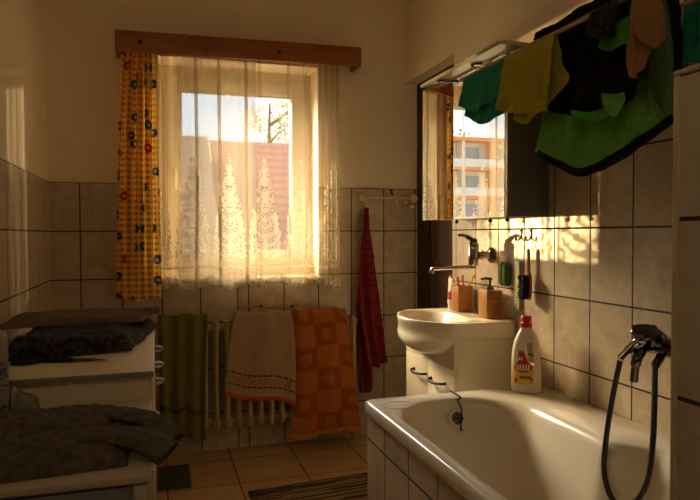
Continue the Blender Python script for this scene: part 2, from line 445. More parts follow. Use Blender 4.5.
# gingham curtain
def gingham():
    t = NT('yellow_gingham'); uvv, u, v = t.uv(); P = .031
    a = t.math('GREATER_THAN', t.math('FRACT', t.math('DIVIDE', u, P)), .52); c = t.math('GREATER_THAN', t.math('FRACT', t.math('DIVIDE', v, P)), .52)
    s = t.math('ADD', a, c)
    col = t.mix(t.math('GREATER_THAN', s, .5), (.95, .74, .24), (.90, .56, .09))
    col = t.mix(t.math('GREATER_THAN', s, 1.5), col, (.58, .19, .02))
    vv = t.node('ShaderNodeTexVoronoi', {'Vector': uvv, 'Scale': 9.5, 'Randomness': .75}, voronoi_dimensions='2D')
    d = t.math('ADD', vv.outputs['Distance'], t.math('MULTIPLY', t.math('SUBTRACT', t.noise(uvv, 70, 2), .5), .22))
    rc = t.sep(vv.outputs['Color'])
    fl = t.mix(t.math('GREATER_THAN', rc[0], .62), (.055, .085, .16), (.50, .012, .012))
    fl = t.mix(t.math('GREATER_THAN', rc[1], .68), fl, (.03, .085, .03))
    col = t.mix(t.math('MULTIPLY', t.math('LESS_THAN', d, .225), t.math('GREATER_THAN', rc[2], .22)), col, fl)
    col = t.mix(t.math('MULTIPLY', t.math('MULTIPLY', t.math('LESS_THAN', d, .075), t.math('GREATER_THAN', rc[2], .22)), .8), col, (.70, .55, .30))
    nb = t.bump(t.noise(uvv, 900, 2), .3, .002)
    p = t.bsdf(col, .9, 0, nb, **{'Specular IOR Level': .1}); tl = t.node('ShaderNodeBsdfTranslucent', {0: col}).outputs[0]
    return t.done(t.node('ShaderNodeMixShader', {0: .55, 1: p, 2: tl}).outputs[0])
M['gingham'] = gingham()
b = B(); rows = []; uvs = []; nu, nv = 130, 60
for i in range(nv+1):
    f = i/nv; r = []; uu = []; zt, zb = 2.135, .852
    for j in range(nu+1):
        u = j/nu
        xa = -.162 - .052*f**.7; xb = .000 + .016*f
        x = xa + (xb-xa)*u + .006*math.sin(u*2*PI*5+f*2)
        am = (.020-.004*f)
        y = 3.392 - am*math.sin(2*PI*(4.2*u + .12*math.sin(3*f) + .1)) - .006*math.sin(2*PI*9*u+f)*(1-f)
        z = zt + (zb-zt)*f + .008*math.sin(u*9)*f
        r.append((x, min(y, 3.42), z)); uu.append((u*.36, z))
    rows.append(r); uvs.append(uu)
b.grid(rows, uvs)
obj('checked_curtain', b, M['gingham'], None, 'yellow gingham curtain with red and blue flowers left of the window', 'curtain', angle=180, origin=(-.09, 3.39, .86))

# ------------------------------------------------------------------ radiator and towels
t = thing('radiator', 'cream column radiator under the window behind hanging towels', 'radiator', (.56, 3.39, .15))
n = 18; X0, X1 = .03, 1.085; RZ0, RZ1 = .155, .725
for k in range(n):
    x = X0 + (X1-X0)*(k+.5)/n; b = B()
    for yy in (3.345, 3.405):
        b.tube([(x, yy, RZ0+.03), (x, yy, RZ1-.03)], .0135, 10)
    for zz in (RZ0+.03, RZ1-.035):
        pr = [(x + .021*math.cos(a), 3.375 + .047*math.sin(a)) for a in [2*PI*i/16 for i in range(16)]]
        b.loft([[(px+(x-px)*q, py+(3.375-py)*q*.5, zz+h) for px, py in pr] for h, q in ((-.032, .45), (-.018, .05), (0, 0), (.02, .05), (.035, .45))])
    obj('column', b, M['radiator'], t)
for zz in (RZ0+.03, RZ1-.035):
    b = B(); b.tube([(X0, 3.375, zz), (X1, 3.375, zz)], .017, 12); obj('header_pipe', b, M['radiator'], t)
for x in (.2, .92):
    b = B(); b.box(x-.012, x+.012, 3.375, YB-.001, .60, .625); obj('wall_bracket', b, M['radiator'], t)

def towel_mat(kind):
    t = NT(kind+'_towel'); uvv, u, v = t.uv(); o = t.obj()
    n = t.noise(o, 40, 4)
    if kind == 'orange':
        cu = t.math('FLOOR', t.math('DIVIDE', u, .112)); cv = t.math('FLOOR', t.math('DIVIDE', v, .125))
        ch = t.math('MODULO', t.math('ABSOLUTE', t.math('ADD', cu, cv)), 2.0)
        col = t.mix(ch, (.52, .155, .020), (.38, .088, .011))
        fu = t.math('SUBTRACT', t.math('FRACT', t.math('DIVIDE', u, .112)), .5); fv = t.math('SUBTRACT', t.math('FRACT', t.math('DIVIDE', v, .125)), .5)
        dd = t.math('SQRT', t.math('ADD', t.math('MULTIPLY', t.math('MULTIPLY', fu, fu), 1.9), t.math('MULTIPLY', fv, fv)))
        dd = t.math('ADD', dd, t.math('MULTIPLY', t.math('SUBTRACT', t.noise(uvv, 36, 3), .5), .55))
        mot = t.math('MULTIPLY', t.math('MULTIPLY', t.math('LESS_THAN', dd, .30), ch), t.math('GREATER_THAN', t.voro(uvv, 90, 'DISTANCE_TO_EDGE', dim='2D'), .06))
        col = t.mix(t.math('MULTIPLY', mot, .6), col, (.58, .24, .06))
        ribs = t.math('MULTIPLY', t.math('SINE', t.math('MULTIPLY', u, 500.0)), .5)
        col = t.mix(t.math('MULTIPLY', t.math('MULTIPLY', t.math('SUBTRACT', 1.0, ch), t.math('ADD', ribs, .5)), .25), col, (.50, .15, .02))
        col = t.mix(t.math('LESS_THAN', v, .030), col, (.62, .25, .06))
    elif kind == 'beige':
        col = t.mix(n, (.44, .30, .18), (.53, .37, .23))
        def band(lo, hi, c, col, extra=None, k=1.0):
            f = t.math('MULTIPLY', t.math('GREATER_THAN', v, lo), t.math('LESS_THAN', v, hi))
            if extra is not None: f = t.math('MULTIPLY', f, extra)
            return t.mix(t.math('MULTIPLY', f, k), col, c)
        dash = t.math('GREATER_THAN', t.math('FRACT', t.math('DIVIDE', u, .022)), .22)
        orn = t.math('LESS_THAN', t.voro(t.comb(u, v), 75, 'F1', dim='2D'), .42)
        col = band(.0, .022, (.62, .10, .030), col)
        col = band(.066, .073, (.05, .015, .012), col, dash)
        col = band(.128, .135, (.05, .015, .012), col, dash)
        col = band(.082, .122, (.50, .17, .085), col, orn, .75)
    elif kind == 'green':
        st = t.math('ADD', t.math('MULTIPLY', t.math('SINE', t.math('MULTIPLY', u, 42.0)), .5), .5)
        col = t.mix(t.noise(o, 16, 4), (.12, .115, .026), (.25, .21, .045))
        col = t.mix(t.math('MULTIPLY', st, .35), col, (.34, .27, .06))
        low = t.math('LESS_THAN', v, .14)
        w = t.math('GREATER_THAN', t.math('SINE', t.math('ADD', t.math('MULTIPLY', v, 620.0), t.math('MULTIPLY', t.math('SINE', t.math('MULTIPLY', u, 120.0)), 1.2))), .1)
        col = t.mix(t.math('MULTIPLY', low, t.math('MULTIPLY', w, .65)), col, (.27, .21, .05))
        bd = t.math('MULTIPLY', t.math('GREATER_THAN', v, .14), t.math('LESS_THAN', v, .165))
        col = t.mix(t.math('MULTIPLY', bd, .6), col, (.03, .035, .012))
    else:  # red
        col = t.mix(n, (.20, .008, .012), (.32, .018, .018))
        a = t.math('LESS_THAN', t.math('FRACT', t.math('DIVIDE', u, .040)), .10); c = t.math('LESS_THAN', t.math('FRACT', t.math('DIVIDE', v, .043)), .09)
        col = t.mix(t.math('MULTIPLY', t.math('MAXIMUM', a, c), t.math('MULTIPLY', n, .6)), col, (.50, .20, .11))
        fl = t.math('LESS_THAN', t.voro(uvv, 24, 'F1', dim='2D'), .18)
        col = t.mix(t.math('MULTIPLY', fl, .5), col, (.14, .01, .02))
    nb = t.bump(t.noise(o, 700, 2), .6, .003)
    p = t.bsdf(col, .95, 0, nb, **{'Specular IOR Level': .05, 'Sheen Weight': .15}); tl = t.node('ShaderNodeBsdfTranslucent', {0: col}).outputs[0]
    return t.done(t.node('ShaderNodeMixShader', {0: .12, 1: p, 2: tl}).outputs[0])

def rad_towel(name, label, kind, left, right, nf, fold, seed, back=.16):
    """left/right: (px, py) lists down the two hanging edges in front of the radiator"""
    m = len(left); rows = []
    YF = 3.318
    L = [aty(x, y, YF) for x, y in left]; R = [aty(x, y, YF) for x, y in right]
    topz = RZ1+.022
    xl, xr = L[0].x, R[0].x
    ctl = []
    def row(a, c, k=5): return [a.lerp(c, q/(k-1)) for q in range(k)]
    ctl.append(row(Vector((xl, 3.446, topz-back)), Vector((xr, 3.446, topz-back))))
    ctl.append(row(Vector((xl, 3.446, topz-.03)), Vector((xr, 3.446, topz-.03))))
    ctl.append(row(Vector((xl, 3.40, topz)), Vector((xr, 3.40, topz))))
    ctl.append(row(Vector((xl, 3.35, topz+.002)), Vector((xr, 3.35, topz+.002))))
    for a, c in zip(L, R): ctl.append(row(a, c))
    nu, nv = 90, 100
    g = net(ctl, nu, nv); out = []; uvs = []
    W = xr-xl
    zb = L[-1].z
    for i in range(nv):
        r = []; uu = []
        for j in range(nu):
            u = j/(nu-1); v = i/(nv-1); p = g[i][j].copy()
            front = max(0, min(1, (3.345-p.y)/.03))
            w = noise.noise(Vector((u*2+seed, v*.7, seed)))
            d = fold*front*(.15+.85*v)*math.sin(2*PI*(nf*u+.5*w)) + .004*noise.noise(p*22) + .002*noise.noise(p*70)
            p.y = p.y - d - fold*.35*front*v
            on = 1-front
            col = math.cos(2*PI*((p.x-X0)/((X1-X0)/n)-.5))
            p.z += on*(.007*col + .010*noise.noise(Vector((p.x*24, p.y*12, seed)))) + .010*front*v*math.sin(2*PI*(nf*.6*u)+seed)
            p.y = min(p.y, 3.458)
            r.append(p); uu.append((u*max(W, .01), 0))
        out.append(r); uvs.append(uu)
    # arc length from hem
    for j in range(nu):
        s = 0
        for i in range(nv-1, -1, -1):
            if i < nv-1: s += (out[i][j]-out[i+1][j]).length
            uvs[i][j] = (uvs[i][j][0], s)
    b = B(); b.grid(out, uvs)
    return obj(name, b, towel_mat(kind), None, label, 'towel', 'towels drying over the radiator', solid=.005, angle=180, origin=(xl+W/2, 3.32, zb))
rad_towel('bath_towel', 'olive green towel hanging lowest left over the radiator', 'green',
          [(158, 317), (160, 350), (160, 400), (162, 438)], [(207, 317), (206, 350), (205, 400), (205, 440)], 3.2, .014, 1)
rad_towel('hand_towel', 'beige towel with striped border and red hem over middle of radiator', 'beige',
          [(236, 314), (229, 345), (226, 375), (224, 396)], [(292, 314), (295, 345), (295, 380), (295, 404)], 2.2, .008, 2)
rad_towel('bath_towel', 'orange checked towel with pale sea motifs over right end of radiator', 'orange',
          [(293, 312), (296, 350), (294, 400), (290, 439)], [(346, 311), (352, 350), (357, 395), (361, 431)], 2.0, .016, 3)

# small hair band with beads lying on the radiator top
t = thing('hair_band', 'thin brown hair band with red beads on radiator behind beige towel', 'hair band', (.55, 3.43, .75))
b = B(); pts = [aty(x, y, 3.452) for x, y in ((238, 311), (243, 307), (252, 305.5), (262, 307), (272, 308), (282, 308), (292, 309))]
b.tube(curve(pts, 24), .004, 8); obj('strap', b, plain('brown_strap', (.36, .20, .10), .6), t)
for x, y in ((261, 306), (292, 306)):
    p = aty(x, y, 3.442); b = B(); b.ball(p, .010); obj('bead', b, plain('dark_red_bead', (.20, .015, .012), .3), t)

# ------------------------------------------------------------------ peg rail and red towel
pz = aty(360, 198, YB).z; xa = aty(361, 198, YB).x; xb = aty(411, 199, YB).x
t = thing('peg_rail', 'small wooden peg rail with round end knobs on tiled window wall', 'peg rail', ((xa+xb)/2, 3.44, pz))
b = B(); b.tube([(xa, 3.438, pz), (xb, 3.438, pz)], .007, 12); obj('rail', b, M['peg_wood'], t)
for x in (xa, xb):
    b = B(); b.lathe([(0, -.034), (.013, -.031), (.023, -.018), (.026, -.006), (.022, .005), (.012, .014), (.012, .036)], (x, 3.434, pz), 'y', 20); obj('end_knob', b, M['peg_wood'], t)
for px in (366.5, 378, 395, 404):
    x = aty(px, 200, 3.43).x; b = B()
    b.lathe([(.011, -.005), (.011, .005)], (x, 3.438, pz), 'x', 14)
    b.tube([(x, 3.432, pz-.006), (x, 3.426, pz-.020), (x, 3.416, pz-.030), (x, 3.404, pz-.026)], .0045, 8); b.ball((x, 3.402, pz-.025), .011)
    obj('peg', b, M['peg_wood'], t)
RY = 3.395
top = aty(366.5, 207, RY)
t = thing('red_towel', 'crumpled red patterned towel hanging from the peg rail', 'towel', (top.x, RY, top.z-.9))
b = B()
rows = [[(364.5, 208), (365.5, 207.5), (367, 207.5), (368.5, 208)],
        [(363, 228), (365, 228), (367, 228), (370, 228)],
        [(361, 250), (365, 250), (369, 250), (373.5, 250)],
        [(359, 275), (364, 275), (370, 275), (377, 275)],
        [(358, 295), (365, 297), (373, 300), (381, 305)],
        [(361, 325), (367, 328), (375, 335), (385, 345)],
        [(368, 366), (373, 368), (380, 366), (387, 362)]]
sheet(b, [[aty(x, y, RY) for x, y in r] for r in rows], 40, 70, (0, -1, 0), .024, 1.8, .012, 5, uvscale=(.20, .86))
o = obj('front_fold', b, towel_mat('red'), t, solid=.004, angle=180)
b = B()
rows = [[(364.5, 209), (366, 209), (368, 209)], [(363, 250), (366, 250), (371, 250)], [(358, 290), (363, 292), (371, 300)],
        [(356.5, 320), (364, 322), (374, 330)], [(358, 355), (365, 357), (373, 360)], [(360, 391), (366, 393), (373, 389)]]
sheet(b, [[aty(x, y, 3.43) for x, y in r] for r in rows], 30, 70, (0, -1, 0), .012, 1.7, .005, 9, uvscale=(.16, .95))
obj('rear_fold', b, o.data.materials[0], t, solid=.004, angle=180)
b = B(); b.tube([(top.x, 3.40, pz-.022), (top.x-.004, 3.398, pz-.05), (top.x, RY, top.z-.01)], .003, 8); obj('hanging_loop', b, M['peg_wood'], t)
p = aty(413, 207, YB); b = B(); b.lathe([(.011, .006), (.011, -.004), (.008, -.012), (0, -.014)], (p.x-.006, YB-.005, p.z), 'y', 16)
obj('wall_hook', b, plain('white_gloss', (.85, .83, .78), .1), None, 'tiny white glossy hook on tiles under right end of peg rail', 'hook')
p = aty(391, 192, YB); b = B()
b.tube([(p.x-.008, YB-.004, p.z+.014), (p.x+.006, YB-.010, p.z+.006), (p.x-.004, YB-.012, p.z), (p.x+.008, YB-.006, p.z-.016)], .005, 8)
obj('wall_clip', b, M['black'], None, 'tiny black clip on the tiles above the peg rail', 'clip')

# ------------------------------------------------------------------ mirror cabinet
CX, CY0, CYM, CZ0, CZ1 = 1.235, 2.028, 2.470, 1.250, 1.850
CY1 = 2.680
t = thing('mirror_cabinet', 'bathroom mirror cabinet with one mirror door swung open', 'cabinet', (1.33, 2.35, CZ0))
b = B()
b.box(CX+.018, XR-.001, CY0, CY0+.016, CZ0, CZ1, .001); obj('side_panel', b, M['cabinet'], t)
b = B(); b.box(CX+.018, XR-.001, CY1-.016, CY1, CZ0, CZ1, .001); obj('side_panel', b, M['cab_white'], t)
b = B(); b.box(CX+.018, XR-.001, CY0+.016, CY1-.016, CZ0, CZ0+.016, .001); b.box(CX+.018, XR-.001, CY0+.016, CY1-.016, CZ1-.016, CZ1, .001)
b.box(XR-.008, XR-.001, CY0+.016, CY1-.016, CZ0+.016, CZ1-.016); b.box(CX+.03, XR-.008, CYM-.008, CYM+.008, CZ0+.016, CZ1-.016)
b.box(CX+.04, XR-.01, CYM+.01, CY1-.018, 1.44, 1.446); b.box(CX+.04, XR-.01, CYM+.01, CY1-.018, 1.64, 1.646)
obj('carcass', b, M['cab_white'], t)
def mdoor(name, y0, y1, ang, piv, edge=True):
    R = Matrix.Rotation(ang, 3, 'Z'); pv = Vector(piv)
    def tr(vs):
        for v in vs: v.co = R @ (v.co-pv) + pv
    b = B(); tr(b.box(CX+.004, CX+.016, y0, y1, CZ0, CZ1, .0015)); o = obj(name, b, M['cab_white'], t)
    b = B(); tr(b.box(CX, CX+.0038, y0, y1, CZ0-.001, CZ1+.001)); obj('mirror', b, M['mirror'], o, label='mirror glass', smooth=False)
    return o
dm = mdoor('door', CY0+.022, CYM-.002, 0, (0, 0, 0))
dl = mdoor('door', CYM+.001, CYM+.214, math.radians(14.0), (CX, CYM, 0))
b = B(); b.box(CX, CX+.020, CY0-.002, CY0+.018, CZ0, CZ1, .002); obj('frame_strip', b, plain('brown_strip', (.19, .14, .085), .35), t, label='brown edge strip')
for px, yy in ((488, 2.17), (455, 2.455), (505, 2.045)):
    b = B(); b.lathe([(.003, 0), (.003, -.006), (.007, -.010), (.008, -.015), (.005, -.019), (0, -.020)], (CX+.01, yy, CZ0), 'z', 12); obj('knob', b, M['black'], t)
# canopy with spot lamps
b = B(); pts = []
for k in range(25):
    q = k/24; y = 2.668 - q*(2.668-1.975); x = 1.172 + .004*math.cos(PI*(q-.5)*2) - .006*math.sin(PI*q)
    pts.append((x, y, CZ1+.008))
pts += [(1.187, 1.962, CZ1+.008), (1.24, 1.966, CZ1+.008), (XR-.001, 1.985, CZ1+.008), (XR-.001, 2.68, CZ1+.008)]
b.prism(pts, (0, 0, .014)); can = obj('canopy', b, plain('cream_canopy_board', (.44, .38, .28), .35), t, smooth=False)
b = B(); b.box(CX+.02, XR-.001, CY0, CY1, CZ1, CZ1+.009); obj('canopy_spacer', b, M['cabinet'], t)
for x, y in ((1.192, 2.52), (1.205, 2.23)):
    b = B(); b.lathe([(.030, .0), (.032, -.004), (.026, -.007), (.022, -.004), (.020, .0)], (x+.02, y, CZ1+.008), 'z', 24); s = obj('spot_lamp', b, M['chrome_dark'], can)
    b = B(); b.lathe([(.020, -.001), (.018, -.005), (.0, -.008)], (x+.02, y, CZ1+.008), 'z', 20); obj('lamp_lens', b, plain('frosted_lens', (.8, .75, .65), .2), t)

# ------------------------------------------------------------------ vanity with basin
VX, VY0, VY1 = 1.130, 2.250, 2.752
t = thing('vanity_unit', 'white vanity cabinet with two handled doors under the basin', 'cabinet', (1.27, 2.5, 0))
b = B(); b.box(VX+.018, XR-.001, VY0, VY1, .10, .760, .002); b.box(VX+.05, XR-.03, VY0+.02, VY1-.02, 0, .10); obj('body', b, M['white'], t)
# apron with curved cut-out under the bowl
pts = [(VY0, .642), (VY1, .642), (VY1, .760)]
for k in range(17):
    a = k/16; y = VY1-.06 - a*(VY1-VY0-.12); pts.append((y, .760 - .085*math.sin(PI*a)**.6))
pts.append((VY0, .760))
b = B(); b.prism([(VX, y, z) for y, z in pts], (.017, 0, 0)); obj('apron_panel', b, M['white'], t, smooth=False)
mid = aty(427, 370, 2.5)
ym = (atx(427.5, 365, VX)).y
for k, (y0, y1) in enumerate(((VY0, ym-.0015), (ym+.0015, VY1))):
    b = B(); b.box(VX, VX+.017, y0, y1, .11, .638, .003); d = obj('door', b, M['white'], t)
    a, c = ((429, 379.5), (443, 384)) if k == 0 else ((412, 370), (424, 374))
    pa, pc = atx(a[0], a[1], VX-.012), atx(c[0], c[1], VX-.012)
    b = B(); b.tube(curve([(VX+.002, pa.y, pa.z+.006), (VX-.018, pa.y-.004, pa.z+.004), (VX-.024, (pa.y*.6+pc.y*.4), (pa.z+pc.z)/2-.006), (VX-.018, pc.y+.002, pc.z), (VX+.002, pc.y, pc.z)], 22), [.009, .008]+[.0055]*18+[.006, .007], 10); obj('handle', b, M['black'], d, label='black bow handle')
# basin
def basin():
    b = B(); N = 72; yc = 2.50; hw = .262; zr = .826
    def outline(bul, k=1.0, inset=0):
        pts = []
        # D shape: straight back on the wall, straight sides, bulged front
        xs = 1.145
        for i in range(N):
            q = i/N
            if q < .55:   # front bulge from near to far
                a = q/.55; y = yc - hw + 2*hw*a
                s = math.sin(PI*a); pts.append((xs - bul*s**.80, y))
            elif q < .67: a = (q-.55)/.12; pts.append((xs + (XR-.002-xs)*a, yc+hw))
            elif q < .88: a = (q-.67)/.21; pts.append((XR-.002, yc+hw-2*hw*a))
            else: a = (q-.88)/.12; pts.append((XR-.002 - (XR-.002-xs)*a, yc-hw))
        return pts
    o = outline(.142)
    rings = []
    def ring(bul, z, sy_=1.0, x0=1.145, sx_=1.0):
        return [(min(x0+(x-x0)*sx_, XR-.002), yc+(y-yc)*sy_, z) for x, y in outline(bul)]
    def oval(rx, ry, z, xc=1.128):
        out = []
        for x, y in outline(.142):
            a = math.atan2(y-yc, x-1.20); out.append((xc+rx*math.cos(a), yc+ry*math.sin(a), z))
        return out
    def blend(bul, z, w, inset=1.0):
        e = oval(.118, .250, z, 1.140); out = []
        for (x, y), q in zip(outline(bul), e):
            y2 = yc+(y-yc)*inset
            k = w*max(0, min(1, (1.20-x)/.06)); out.append((x+(q[0]-x)*k, y2+(q[1]-y2)*k, z))
        return out
    rings += [oval(.020, .035, .670), oval(.060, .105, .678), oval(.088, .160, .696), oval(.107, .208, .722), oval(.116, .240, .744, 1.135)]
    rings += [blend(.125, .757, .95, .98), blend(.126, .764, .85), blend(.130, .776, .65), blend(.135, .790, .42), blend(.140, .806, .18), blend(.142, zr-.004, 0), blend(.140, zr, 0, .994), blend(.132, zr+.001, 0, .965)]
    # inner bowl (opening)
    def inner(sc, z, xc=1.150, rx=.125, ry=.212):
        out = []
        for i in range(N):
            q = i/N
            x, y = o[i]; ang = math.atan2(y-yc, x-1.20)
            ex = 3.0; c, s = math.cos(ang), math.sin(ang)
            rr = 1/((abs(c)/rx)**ex + (abs(s)/ry)**ex)**(1/ex)
            out.append((xc + rr*c*sc, yc + rr*s*sc, z))
        return out
    rings.append(inner(1.0, zr)); rings.append(inner(.95, zr-.012)); rings.append(inner(.86, zr-.05)); rings.append(inner(.68, zr-.09)); rings.append(inner(.40, zr-.112)); rings.append(inner(.12, zr-.118))
    b.loft(rings); return b
t2 = thing('wash_basin', 'white ceramic wash basin with bulging front on the vanity', 'basin', (1.2, 2.5, .76))
obj('bowl', basin(), M['ceramic'], t2, angle=60)
b = B(); b.lathe([(.020, -.002), (.022, .001), (.014, .002), (.010, -.002)], (1.135, 2.5, .710), 'z', 20); obj('drain', b, M['chrome_dark'], t2)
DZ = .828

# basin mixer
fl = atx(492, 255, XR)
t = thing('basin_mixer_tap', 'chrome wall mixer tap with long swivel spout above the basin', 'tap', (fl.x, fl.y, fl.z))
bx, by = 1.322, fl.y; bz = fl.z
b = B(); b.lathe([(.034, 0), (.034, -.006), (.028, -.012), (.014, -.018), (.013, -.03)], (XR-.0005, by, bz), 'x', 28); obj('wall_rosette', b, M['chrome_dark'], t)
b = B(); b.tube([(XR-.02, by, bz), (bx+.02, by, bz)], .017, 20); b.lathe([(.022, -.006), (.022, .006)], (bx+.038, by, bz), 'x', 20)
b.lathe([(.019, -.045), (.022, -.040), (.023, .0), (.021, .03), (.024, .034), (.023, .050), (.012, .060), (0, .062)], (bx, by, bz), 'z', 24); obj('body', b, M['chrome'], t)
b = B(); pts = [(bx+.012, by, bz+.058), (bx-.005, by+.004, bz+.066), (bx-.03, by+.012, bz+.083), (bx-.055, by+.020, bz+.088), (bx-.062, by+.022, bz+.085)]
b.tube(curve(pts, 16), [.013]*4+[.010]*4+[.007]*8, 12); obj('lever', b, M['chrome_dark'], t)
b = B(); sz = 1.040
b.tube([(bx, by, bz-.04), (bx, by, sz)], .012, 16); b.tube(curve([(bx+.006, by, sz), (bx-.02, by, sz+.001), (1.2, by+.004, sz-.002), (1.135, by+.006, sz-.004), (1.127, by+.006, sz-.007), (1.124, by+.006, sz-.020)], 30), .0085, 14)
b.lathe([(.011, 0), (.011, .014), (.009, .016)], (1.124, by+.006, sz-.026), 'z', 16); obj('spout', b, M['chrome'], t)

# cups on the basin deck
def wbox(b, cx, cy, w, z0, z1): return b.box(cx-w/2, cx+w/2, cy-w/2, cy+w/2, z0, z1, .003)
cx1, cy1 = 1.352, 2.612
t = thing('toothbrush_cup', 'square bamboo cup holding toothbrushes at the back of the basin', 'cup', (cx1, cy1, DZ))
b = B(); w = .074; hgt = .118
for s in (-1, 1):
    b.box(cx1+s*w/2-(.006 if s > 0 else 0), cx1+s*w/2+(.006 if s < 0 else 0), cy1-w/2, cy1+w/2, DZ, DZ+hgt, .0015)
    b.box(cx1-w/2+.006, cx1+w/2-.006, cy1+s*w/2-(.006 if s > 0 else 0), cy1+s*w/2+(.006 if s < 0 else 0), DZ, DZ+hgt, .0015)
b.box(cx1-w/2+.002, cx1+w/2-.002, cy1-w/2+.002, cy1+w/2-.002, DZ+.001, DZ+.01)
obj('cup_body', b, M['bamboo'], t)
def brush(px0, py0, px1, py1, X, colr, name_label, headcol):
    a = atx(px0, py0, X); e = atx(px1, py1, X)
    dirn = (a-e).normalized(); base = a - dirn*.15
    base = Vector((min(max(base.x, cx1-.03), cx1+.02), (cy1+.027 if X > 1.37 else min(max(base.y, cy1-.026), cy1+.026)), max(base.z, DZ+.012)))
    t = thing('toothbrush', name_label, 'toothbrush', base, 'toothbrushes in the bamboo cup')
    ax = (a-base).normalized(); side = Vector((-1, 0, 0)); side = (side - ax*side.dot(ax)).normalized()
    L = (a-base).length
    b = B(); b.tube([base, base+ax*L*.5, base+ax*L*.72, base+ax*L*.82, a], [.005, .0055, .004, .0035, .006], 10); obj('handle', b, plain('handle_'+name_label[:12], colr, .3), t)
    b = B()
    for i in range(3):
        for j in range(2):
            q = base+ax*(L*.86+i*L*.05) + ax.cross(side)*(j-.5)*.005
            b.tube([q, q+side*.012], .0028, 6)
    obj('bristles', b, plain('bristle_'+name_label[:12], headcol, .7), t)
brush(451, 276, 458, 287, 1.35, (.75, .30, .02), 'orange headed toothbrush leaning out of cup at far left', (.8, .55, .25))
brush(457.5, 277, 459, 287, 1.345, (.42, .03, .06), 'crimson toothbrush in the cup beside the orange headed one', (.7, .5, .45))
brush(463, 275, 464, 288, 1.345, (.70, .20, .02), 'dark orange toothbrush standing upright in the bamboo cup', (.8, .4, .12))
brush(475, 275, 468, 287, 1.382, (.85, .50, .03), 'yellow toothbrush leaning right out of the bamboo cup', (.85, .6, .1))
# toothpaste
p = atz(451, 313, DZ)
tx, ty = 1.352, p.y*1.352/p.x
tx, ty = 1.338, 2.70
t = thing('toothpaste_tube', 'white toothpaste tube with blue and red band left of bamboo cup', 'toothpaste', (tx, ty, DZ))
def trings(z0, z1, r0, r1, f0, f1, n=6):
    out = []
    for k in range(n+1):
        q = k/n; r = r0+(r1-r0)*q; fl = f0+(f1-f0)*q
        out.append([(tx+r*fl*math.cos(2*PI*i/24), ty+r*(1.25 if fl < .9 else 1)*math.sin(2*PI*i/24), z0+(z1-z0)*q) for i in range(24)])
    return out
b = B(); b.lathe([(.013, .0), (.013, .024), (.010, .026)], (tx, ty, DZ), 'z', 20); obj('cap', b, M['upvc'], t)
b = B(); b.loft(trings(DZ+.024, DZ+.145, .0165, .0175, 1, .2, 10)); tb = obj('tube_body', b, M['upvc'], t)
t_ = NT('paste_label'); o_ = t_.sep(t_.obj())
c_ = t_.mix(t_.math('GREATER_THAN', o_[2], .088), (.04, .10, .40), (.05, .22, .55)); c_ = t_.mix(t_.math('LESS_THAN', o_[2], .076), c_, (.62, .02, .03)); c_ = t_.mix(t_.math('LESS_THAN', o_[2], .052), c_, (.02, .16, .42))
M['paste'] = t_.done(t_.bsdf(c_, .3))
b = B(); b.loft(trings(DZ+.046, DZ+.098, .0171, .0178, .87, .47, 5), True, False, False); obj('printed_band', b, M['paste'], t, label='blue and red printed band')
# soap dispenser
cx2, cy2 = 1.356, 2.362
t = thing('soap_dispenser', 'square bamboo soap dispenser with dark pump beside basin tap', 'soap dispenser', (cx2, cy2, DZ))
b = B(); wbox(b, cx2, cy2, .074, DZ, DZ+.118); obj('bottle_body', b, M['bamboo'], t)
b = B(); zt = DZ+.118; b.lathe([(.016, 0), (.016, .010), (.011, .016), (.005, .018), (.005, .040), (.009, .042), (.009, .052), (0, .053)], (cx2, cy2, zt), 'z', 18)
b.tube([(cx2, cy2, zt+.047), (cx2-.02, cy2+.002, zt+.050), (cx2-.042, cy2+.004, zt+.047)], [.007, .006, .004], 10); obj('pump', b, M['chrome_dark'], t)

# ------------------------------------------------------------------ things on the tiles
for k, (px, py) in enumerate(((521, 238), (531, 238))):
    p = atx(px, py, XR); t = thing('wall_hook', ('small metal hook on tiles holding the pale comb', 'small metal hook on tiles holding the bristle brush')[k], 'hook', p, 'hooks on the tiles by the basin')
    b = B(); b.box(XR-.004, XR-.0005, p.y-.006, p.y+.006, p.z-.006, p.z+.040, .001); obj('back_plate', b, M['chrome'], t)
    b = B(); b.tube(curve([(XR-.003, p.y, p.z), (XR-.014, p.y, p.z-.010), (XR-.022, p.y, p.z-.005), (XR-.024, p.y, p.z+.008)], 14), .0035, 8); obj('prong', b, M['chrome'], t)
# green scrubber
pa, pb = atx(505.5, 262, XR-.02), atx(505.5, 286, XR-.02)
t = thing('bath_sponge', 'green double lobed sponge hanging on tiles right of the tap', 'sponge', ((pa+pb)/2))
for dy, c in ((.020, (.16, .20, .02)), (-.010, (.05, .13, .03))):
    b = B(); r = .017
    b.tube([(XR-.02, pa.y+dy, pb.z), (XR-.02, pa.y+dy, pb.z+.012), (XR-.02, pa.y+dy, (pa.z+pb.z)/2), (XR-.02, pa.y+dy, pa.z-.010), (XR-.02, pa.y+dy, pa.z)], [.008, r, r*1.05, r, .006], 16)
    obj('lobe', b, plain('green_foam_%d' % int(dy*1000+50), c, .6, bump=.3), t)
